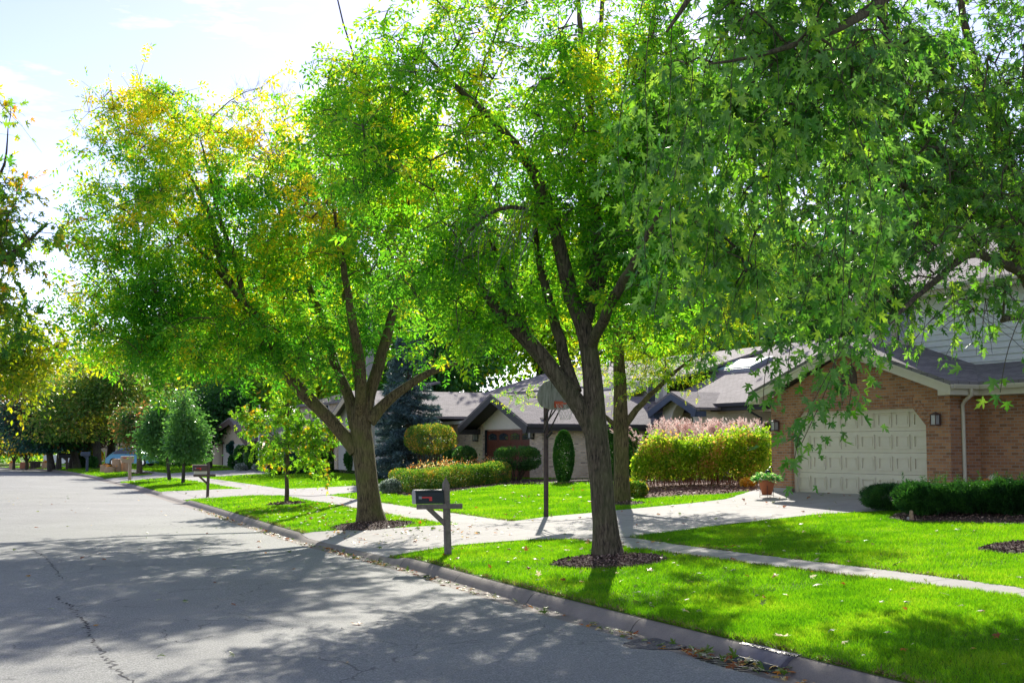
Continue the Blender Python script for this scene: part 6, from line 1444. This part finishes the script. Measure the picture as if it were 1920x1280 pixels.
# cars
def car(name, label, c, length, height, body, facing=1, ang=0.0, width=1.72, kind='beetle'):
    root = thing(name, c, label, 'car' if kind != 'van' else 'van'); ax = Vector((math.cos(ang)*facing, math.sin(ang)*facing, 0)); ay = ZA.cross(ax); L_ = length; H = height
    if kind == 'beetle':
        pr = [(-.5,.24),(-.495,.42),(-.44,.56),(-.34,.74),(-.22,.90),(-.08,.99),(.04,1.0),(.12,.95),(.20,.80),(.26,.66),(.36,.62),(.44,.54),(.485,.42),(.5,.28),(.49,.18)]; cab = [(-.36,.66),(-.24,.86),(-.08,.945),(.05,.95),(.11,.90),(.185,.66)]
    elif kind == 'van':
        pr = [(-.5,.2),(-.5,.9),(-.47,.99),(.2,1.0),(.28,.96),(.38,.62),(.47,.55),(.5,.4),(.5,.2)]; cab = [(.12,.62),(.12,.9),(.25,.9),(.35,.62)]
    else:
        pr = [(-.5,.25),(-.5,.55),(-.42,.66),(-.3,.7),(-.18,.96),(-.05,1.0),(.08,.98),(.2,.72),(.38,.64),(.48,.5),(.5,.25)]; cab = [(-.27,.7),(-.17,.92),(.07,.93),(.17,.7)]
    wc = [(-.31,), (.31,)]; m = MB(); rows = []
    low = [(.49,.16),(-.49,.16)]; full = pr+low
    for wy, sc in ((-1,.94),(-.93,1),(0,1.0),(.93,1),(1,.94)):
        rows.append([c+ax*(x*L_*(.985 if abs(wy) == 1 else 1))+ay*(wy*width*.5*(1-.16*max(0,(z-.6))/.4))+ZA*(z*H*(1 if abs(wy)<1 else .985)) for x, z in full])
    m.grid(rows, True, True); m.face(rows[0]); m.face(rows[-1][::-1]); bd = m.build('body', body, root)
    for s_ in (-1, 1):
        m = MB(); q = [c+ax*(x*L_)+ay*(s_*(width*.5*(1-.16*max(0,(z-.6))/.4)+.012))+ZA*(z*H) for x, z in cab]; m.face(q if s_ > 0 else q[::-1]); m.build('side_window', M['glass'], root)
        for x in (-.31,.31):
            m = MB(); cc = c+ax*(x*L_)+ZA*.32+ay*(s_*(width*.5-.12)); m.tube([cc, cc+ay*s_*.15], [.32,.32], 20); wh = m.build('wheel', M['rubber'], root)
            m = MB(); m.tube([cc+ay*s_*.151, cc+ay*s_*.165], [.2,.19], 16); m.build('rim', M['chrome'], wh)
    m = MB(); q = [(.12,.94),(.205,.76)] if kind == 'beetle' else [(.26,.95),(.355,.66)] if kind == 'van' else [(.085,.95),(.19,.73)]
    (x0,z0),(x1,z1) = q; m.face([c+ax*x0*L_+ay*-.6+ZA*(z0*H+.03), c+ax*x1*L_+ay*-.7+ZA*(z1*H+.03), c+ax*x1*L_+ay*.7+ZA*(z1*H+.03), c+ax*x0*L_+ay*.6+ZA*(z0*H+.03)]); m.build('windscreen', M['glass'], root)
    for s_ in (-1, 1):
        m = MB(); cc = c+ax*L_*.455+ay*s_*width*.36+ZA*H*.46; m.tube([cc, cc+ax*.09*L_/4], [.11,.07], 12); m.build('headlight', M['chrome'], root)
        m = MB(); cc = c+ax*L_*.14+ay*s_*(width*.5+.03)+ZA*H*.7; m.box(-.06,.06,-.08,.08,-.05,.05, lambda x, y, z: cc+ax*x+ay*y+ZA*z); m.build('mirror', body, root)
    return root
def carpos(x, y, Y, xx=None): p = at(x, y, Y); return Vector((p.x, p.y, max(p.z, gz(p.x, p.y))))
car('parked_car', 'blue rounded small car parked behind the tan mailbox', carpos(248, 873.5, 104), 3.75, 1.45, M['carblue'], 1, R(-8))
p = at(128, 878, 150); car('parked_van', 'white van parked far down the street behind dark trunks', Vector((p.x, p.y, p.z)), 5.2, 1.55, M['carwhite'], 1, R(10), kind='van')
p = at(149, 877, 140); car('parked_car', 'white car nose showing right of a dark trunk far down the street', Vector((p.x, p.y, p.z)), 3.6, 1.0, M['carwhite'], 1, R(5), kind='sedan')

# basketball hoop
c = onl(1024, 970); hp_ = thing('basketball_hoop', c, 'rusty basketball pole with a weathered fan shaped backboard and orange rim at the drive edge', 'basketball hoop')
nb = Vector((.62,-.785,0)); sb = Vector((.785,.62,0)); Zc = c.y; px_ = Zc/FPX
zt_ = at(1024, 762, Zc).z
m = MB(); m.box(-.04,.04,-.04,.04,-.1, zt_-c.z+.02, lambda x, y, z: c+sb*x+nb*y+ZA*z); m.build('pole', M['rust'], hp_)
bc = at(1042, 740, Zc-.25); bc = Vector((c.x,c.y,0))+nb*.40; bc.z = at(1040, 739, bc.y).z
bw_, bh_ = .60, .36
prof = [(-.35,-1),(.35,-1),(.8,-.82),(.98,-.45),(1,-.05),(.88,.4),(.62,.78),(.3,.97),(0,1),(-.3,.97),(-.62,.78),(-.88,.4),(-1,-.05),(-.98,-.45),(-.8,-.82)]
m = MB(); m.prism([bc+sb*(x*bw_)+ZA*(y*bh_) for x, y in prof], nb*.035); m.build('backboard', M['board'], hp_)
m = MB()
for s_ in (-1, 1):
    for z0, z1 in ((zt_-.32,bc.z-bh_*.55),(zt_-.62,bc.z-bh_*.95)):
        m.tube([Vector((c.x,c.y,z0))+sb*s_*.07, bc+sb*s_*.12+ZA*(z1-bc.z)-nb*.02], .018, 5)
m.tube([Vector((c.x,c.y,zt_-.75)), Vector((c.x,c.y,zt_-.6))+nb*.22], .03, 5); m.build('bracket', M['black'], hp_)
rz_ = bc.z-bh_*.62; rc = Vector((bc.x,bc.y,rz_))+nb*.3
m = MB(); m.box(-.11,.11,.035,.09,-.09,.06, lambda x, y, z: Vector((bc.x,bc.y,rz_))+sb*x+nb*y+ZA*z)
m.tube([rc+nb*.225*math.cos(a)+sb*.225*math.sin(a) for a in np.linspace(0, 2*math.pi, 25)], .011, 6); m.tube([Vector((bc.x,bc.y,rz_))+nb*.06+sb*.1, rc+sb*.22], .009, 5); m.tube([Vector((bc.x,bc.y,rz_))+nb*.06-sb*.1, rc-sb*.22], .009, 5)
m.build('rim', M['orangepaint'], hp_)
m = MB()
for k in range(12):
    for s_ in (1, -1):
        P = []
        for j in range(6):
            a = (k+s_*j*.5)/12*2*math.pi; r1 = .22-.022*j; P.append(rc+nb*r1*math.cos(a)+sb*r1*math.sin(a)-ZA*.075*j)
        m.tube(P, .0035, 3, cap=False)
m.build('net', M['cloth'], hp_)

# flower pot on a wire stand, lantern hook behind it
c = onl(1438, 934); r_ = thing('flower_pot', c, 'terracotta pot of green and white foliage on a wire stand beside the brick garage', 'flower pot'); q = c.y/FPX
m = MB(); m.lathe(c+Vector((0,0,.1)), [(.01,0),(.125,0),(.19,.27),(.2,.28),(.205,.38),(.185,.385),(.175,.34),(.01,.33)], 20); m.build('pot', M['terra'], r_)
n = 700; rg_ = np.random.default_rng(3); a = rg_.uniform(0, 6.28, n); rr_ = np.sqrt(rg_.uniform(0,1,n))*.36; P = np.array(tuple(c))+np.stack([np.cos(a)*rr_, np.sin(a)*rr_, .46+.16*(1-(rr_/.36)**2)*rg_.uniform(.3,1,n)+.02*rg_.normal(size=n)], 1)
leaves('foliage', P, np.stack([np.cos(a), np.sin(a), 0*a+.5], 1)+rg_.normal(size=(n,3))*.4, .085, RH, M.setdefault('potl', leafmat("pot_leaves", [(.0, (.03,.12,.03)), (.5, (.06,.2,.05)), (.8, (.2,.3,.12)), (1, (.6,.65,.5))], .4, 1.5, scale=8, spread=1.2)), r_)
m = MB()
for k in range(3):
    a = k*2.09+.4; e = Vector((math.cos(a), math.sin(a), 0)); m.tube([c+e*.2, c+e*.17+Vector((0,0,.36))], .007, 4)
m.tube([c+Vector((.16*math.cos(a), .16*math.sin(a), .09)) for a in np.linspace(0, 6.283, 17)], .006, 4, cap=False); m.build('stand', M['black'], r_)
c = onl(1450, 930); r_ = thing('plant_hook', c, 'thin black plant hook standing behind the terracotta pot', 'hook'); m = MB(); m.tube([c, c+Vector((0,0,.72)), c+Vector((-.05,0,.76)), c+Vector((-.12,0,.72))], .008, 5); m.build('rod', M['black'], r_); m = MB(); m.lathe(c+Vector((-.12,0,.5)), [(.005,.18),(.07,.16),(.09,.08),(.07,0),(.005,-.01)], 12); m.build('lantern', M['black'], r_)
# pumpkins on a pot against the wall and a black chair
def pumpkin(label, c, r, mat, sq=.8):
    r_ = thing('pumpkin', c, label, 'pumpkin'); m = MB(); rows = []
    for i in range(9):
        v = math.pi*i/8; row = []
        for k in range(32):
            a = k/32*2*math.pi; rr = r*math.sin(v)*(1-.10*abs(math.cos(a*4)))+.004; row.append(c+Vector((rr*math.cos(a), rr*math.sin(a), r*sq*(1-math.cos(v)))))
        rows.append(row)
    m.grid(rows, True, True); m.build('gourd', mat, r_); m = MB(); m.tube([c+Vector((0,0,2*r*sq-.02)), c+Vector((.01,0,2*r*sq+.03)), c+Vector((.03,0,2*r*sq+.05))], [.018,.012,.01], 6); m.build('stem', M['wood'], r_)
M['pumpo'] = plain("pumpkin_orange", (.5,.17,.03), .6)
w0 = H1.hit(1862, 900, .55); c = H1.pt(w0[0], .55, .9); zz_ = at(1862, 906, c.y).z
r_ = thing('dark_planter', c, 'dark round planter behind the yew hedge carrying three pumpkins', 'planter'); m = MB(); m.lathe(c, [(.01,0),(.16,0),(.2,zz_-c.z-.02),(.27,zz_-c.z-.01),(.27,zz_-c.z),(.01,zz_-c.z)], 20); m.build('tub', M['bark3'], r_)
pumpkin('small orange pumpkin at the left on the dark planter', Vector((c.x-.16, c.y-.02, zz_)), .075, M['pumpo']); pumpkin('small orange pumpkin at the right on the dark planter', Vector((c.x+.16, c.y+.03, zz_)), .075, M['pumpo']); pumpkin('larger cream pumpkin in the middle of the dark planter', Vector((c.x, c.y, zz_)), .115, M['cream_pump'], .85)
w0 = H1.hit(1925, 900, .35); c = H1.pt(w0[0], .35, .88); r_ = thing('garden_chair', c, 'black metal garden chair against the brick wall at the right edge', 'chair')
ht = at(1925, 860, c.y).z-c.z
m = MB(); arch = [H1.u*(.26*math.cos(a))+ZA*(ht-.3+.3*math.sin(a)) for a in np.linspace(0, math.pi, 11)]
m.tube([c+H1.u*.26+H1.b*.2+ZA*.42]+[c+p+H1.b*.26 for p in arch]+[c-H1.u*.26+H1.b*.2+ZA*.42], .015, 6)
for k in range(7): t = -.2+.4*k/6; m.tube([c+H1.u*t+H1.b*.2+ZA*.45, c+H1.u*t+H1.b*.26+ZA*(ht-.3+.3*math.sqrt(max(0,1-(t/.26)**2)))], .012, 4)
for z in np.linspace(.55, ht-.1, 9): m.tube([c+H1.u*.235+H1.b*.24+ZA*z, c-H1.u*.235+H1.b*.24+ZA*z], .012, 4)
m.build('backrest', M['black'], r_); m = MB(); H1.box(m, w0[0]-.25, w0[0]+.25, .12, .57, c.z+.42, c.z+.45); m.build('seat', M['black'], r_)
for a_, b_ in ((-.24,-.2),(.24,-.2),(-.24,.2),(.24,.2)): m = MB(); m.tube([c+H1.u*a_+H1.b*b_, c+H1.u*a_+H1.b*b_+ZA*.42], .015, 6); m.build('leg', M['black'], r_)
c = onl(1709, 976); r_ = thing('garden_ornament', c, 'small weathered garden figure standing on the mulch edge before the yew hedge', 'garden ornament')
m = MB(); m.lathe(c, [(.06,0),(.065,.03),(.045,.07),(.05,.11),(.035,.135),(.042,.16),(.03,.195),(.005,.205)], 12); m.build('figure', plain("ornament_clay", (.36,.24,.15), .8, var=.5, scale=25), r_)
m = MB(); m.lathe(c+Vector((-.06,0,0)), [(.03,0),(.035,.04),(.02,.075),(.003,.08)], 10); m.build('basket', M['stone'], r_)

# flagpole, flag, path lights, lamp post
c = onl(485, 883); r_ = thing('flagpole', c, 'white flagpole behind the sapling before the tan house', 'flagpole'); zt2 = at(485, 762, c.y).z
m = MB(); m.tube([c, Vector((c.x, c.y, zt2))], [.06,.045], 8); m.build('pole', M['white'], r_); m = MB(); m.lathe(Vector((c.x,c.y,zt2)), [(.01,0),(.07,.05),(.07,.1),(.01,.15)], 10); m.build('finial', M['chrome'], r_)
c = at(478, 780, onl(485,883).y+1.2); r_ = thing('flag', c, 'red and white striped flag with a blue corner hanging beside the white flagpole', 'flag'); m = MB(); rows = []
e1, e2 = Vector((-.42,.1,-.12)).normalized(), Vector((-.36,-.05,-.93)).normalized()
ox = Vector((0,0,0)); Wd, Hd = 1.05, .8
def fl(u, v): return c+e2*(u*Wd)+Vector((-.85,.3,.05)).normalized()*(v*Hd)*.75+Vector((.06*math.sin(u*7+v*3), .08*math.sin(u*9), 0))
for band_ in range(13):
    mm_ = 1
for col, ks in (('red', range(0,13,2)), ('white', range(1,13,2))):
    m = MB()
    for k in ks:
        v0, v1 = k/13, (k+1)/13; u0 = .4 if k < 7 else 0
        m.grid([[fl(u, v) for u in np.linspace(u0, 1, 8)] for v in (v0, v1)])
    m.build('stripe', M[col], r_)
m = MB(); m.grid([[fl(u, v) for u in np.linspace(0, .4, 5)] for v in np.linspace(0, 7/13, 4)]); m.build('canton', M['navy'], r_)
m = MB()
for i in range(9):
    for j in range(5 if i % 2 == 0 else 4):
        p = fl(.4*(j+.6+(.5 if i % 2 else 0))/5.6, 7/13*(i+.6)/9.4)+Vector((0,-.006,0))
        st_ = [p+(e2*math.sin(a)+Vector((-.85,.3,.05)).normalized()*math.cos(a))*(.022 if k_ % 2 == 0 else .009) for k_, a in enumerate(np.linspace(0, 2*math.pi, 11)[:-1])]; m.face(st_)
m.build('stars', M['white'], r_)
m = MB(); m.tube([c+Vector((.05,0,.06)), c+e2*1.3+Vector((.03,.02,0))], .02, 6); m.build('staff', M['wood'], r_)
c = onl(594, 888); r_ = thing('lamp_post', c, 'slim black lamp post before the low porch of the beige house', 'lamp post'); zt3 = at(594, 785, c.y).z
m = MB(); m.tube([c, Vector((c.x,c.y,zt3))], [.05,.04], 8); m.build('pole', M['black'], r_); m = MB(); m.lathe(Vector((c.x,c.y,zt3)), [(.06,0),(.13,.05),(.15,.3),(.17,.31),(.03,.45),(.01,.5)], 8); m.build('lantern', M['black'], r_)
for x, y, lab in ((646,884,'small black path light at the foot of the beige gable wall'), (499,884,'small white path light right of the silvery mound')):
    c = onl(x, y); r_ = thing('path_light', c, lab, 'path light'); mt_ = M['black'] if x > 600 else M['white']; m = MB(); m.tube([c, c+ZA*.35], .025, 6); m.build('stake', mt_, r_); m = MB(); m.lathe(c+ZA*.35, [(.02,0),(.08,.02),(.09,.1),(.16,.12),(.02,.2)], 10); m.build('shade', mt_, r_)
for x, lab in ((336,'orange traffic cone left of the pear trunk on the far lawn'), (357,'orange traffic cone right of the pear trunk on the far lawn')):
    c = onl(x, 873); r_ = thing('traffic_cone', c, lab, 'traffic cone', 'orange cones on the far lawn'); m = MB(); m.lathe(c, [(.2,.03),(.19,.04),(.1,.42)], 14); m.lathe(c+ZA*.62, [(.06,-.04),(.03,.16),(.01,.17)], 14); m.build('cone', M['conorange'], r_); m = MB(); m.lathe(c, [(.1,.421),(.06,.579)], 14); m.build('reflective_band', M['white'], r_); m = MB(); obox(m, c, Vector((1,0,0)), Vector((0,1,0)), ZA, -.22,.22,-.22,.22,0,.03); m.build('foot', M['conorange'], r_)

# fallen leaves
rg_ = np.random.default_rng(99)
def litter(name, n, s0, s1, D0, D1, size, zf, seed, clump=False, kind='stuff', mask=None):
    r = np.random.default_rng(seed); s = r.uniform(s0, s1, n); D = r.uniform(D0, D1, n)
    if clump: kx_ = r.uniform(s0, s1, 26); s = kx_[r.integers(0, 26, n)]+r.normal(size=n)*.45
    P = K(s)+N(s)*D[:,None]; z = zf(s, D); A = r.normal(size=(n,3)); A[:,2] = abs(A[:,2])*.25
    o = leaves(name, np.c_[P, z], A, size, MAP, M['litter'], updown=.75, rng=r); o['kind'] = kind; return o
def sYv(Y): return float(np.interp(Y, KC[:,1], SS))
litter('fallen_leaves', 620, sYv(9), sYv(60), .3, 13, .085, lambda s, D: zt(s, D)+.055, 1)
litter('fallen_leaves', 110, sYv(9), sYv(24), .3, 5, .075, lambda s, D: zt(s, D)+.055, 12)
litter('fallen_leaves', 260, sYv(26), sYv(40), .2, 3.2, .085, lambda s, D: zt(s, D)+.055, 2)
litter('fallen_leaves', 300, sYv(9), sYv(46), -.5, -.18, .075, lambda s, D: kerbz(s, D)+.015, 3, True)
litter('fallen_leaves', 200, sYv(9), sYv(46), -.45, -.2, .085, lambda s, D: kerbz(s, D)+.02, 4)
litter('fallen_leaves', 110, sYv(7), sYv(60), -9, -.6, .08, lambda s, D: .0035*(4.35-np.abs(D+4.85))*4+.012, 5)
litter('fallen_leaves', 60, i0-.2, i1+.6, -.5, -.2, .10, lambda s, D: kerbz(s, D)+.03+.04*np.random.default_rng(1).uniform(size=len(s)), 6)
def big_leaf(label, p, size, mat, ang):
    V0, F0 = MAP; m = MB(); V = [p+Vector((x*math.cos(ang)-y*math.sin(ang), (x*math.sin(ang)+y*math.cos(ang)), .25*(x*x+(y-.4)**2)+.02))*1 for x, y, z in V0]
    V = [p+(v-p)*size for v in V]
    for f_ in F0: m.face([V[i] for i in f_])
    o = m.build('fallen_leaf', mat); tag(o, label, 'leaf')
big_leaf('single curled brown leaf lying on the shaded asphalt', rg(678, 1171)+Vector((0,0,.01)), .14, M['brownleaf'], 1.2)
p = ground(1475, 1203); big_leaf('large yellow leaf on the grass above the storm inlet', p+Vector((0,0,.05)), .17, M['yelleaf'] if 'yelleaf' in M else plain("yellow_leaf", (.6,.42,.04), .6), .5)
p = rg(1507, 1263); big_leaf('curled orange leaf in the gutter right of the storm inlet', p+Vector((0,0,.02)), .19, plain("orange_leaf", (.6,.2,.02), .6), 2.0)
blades()
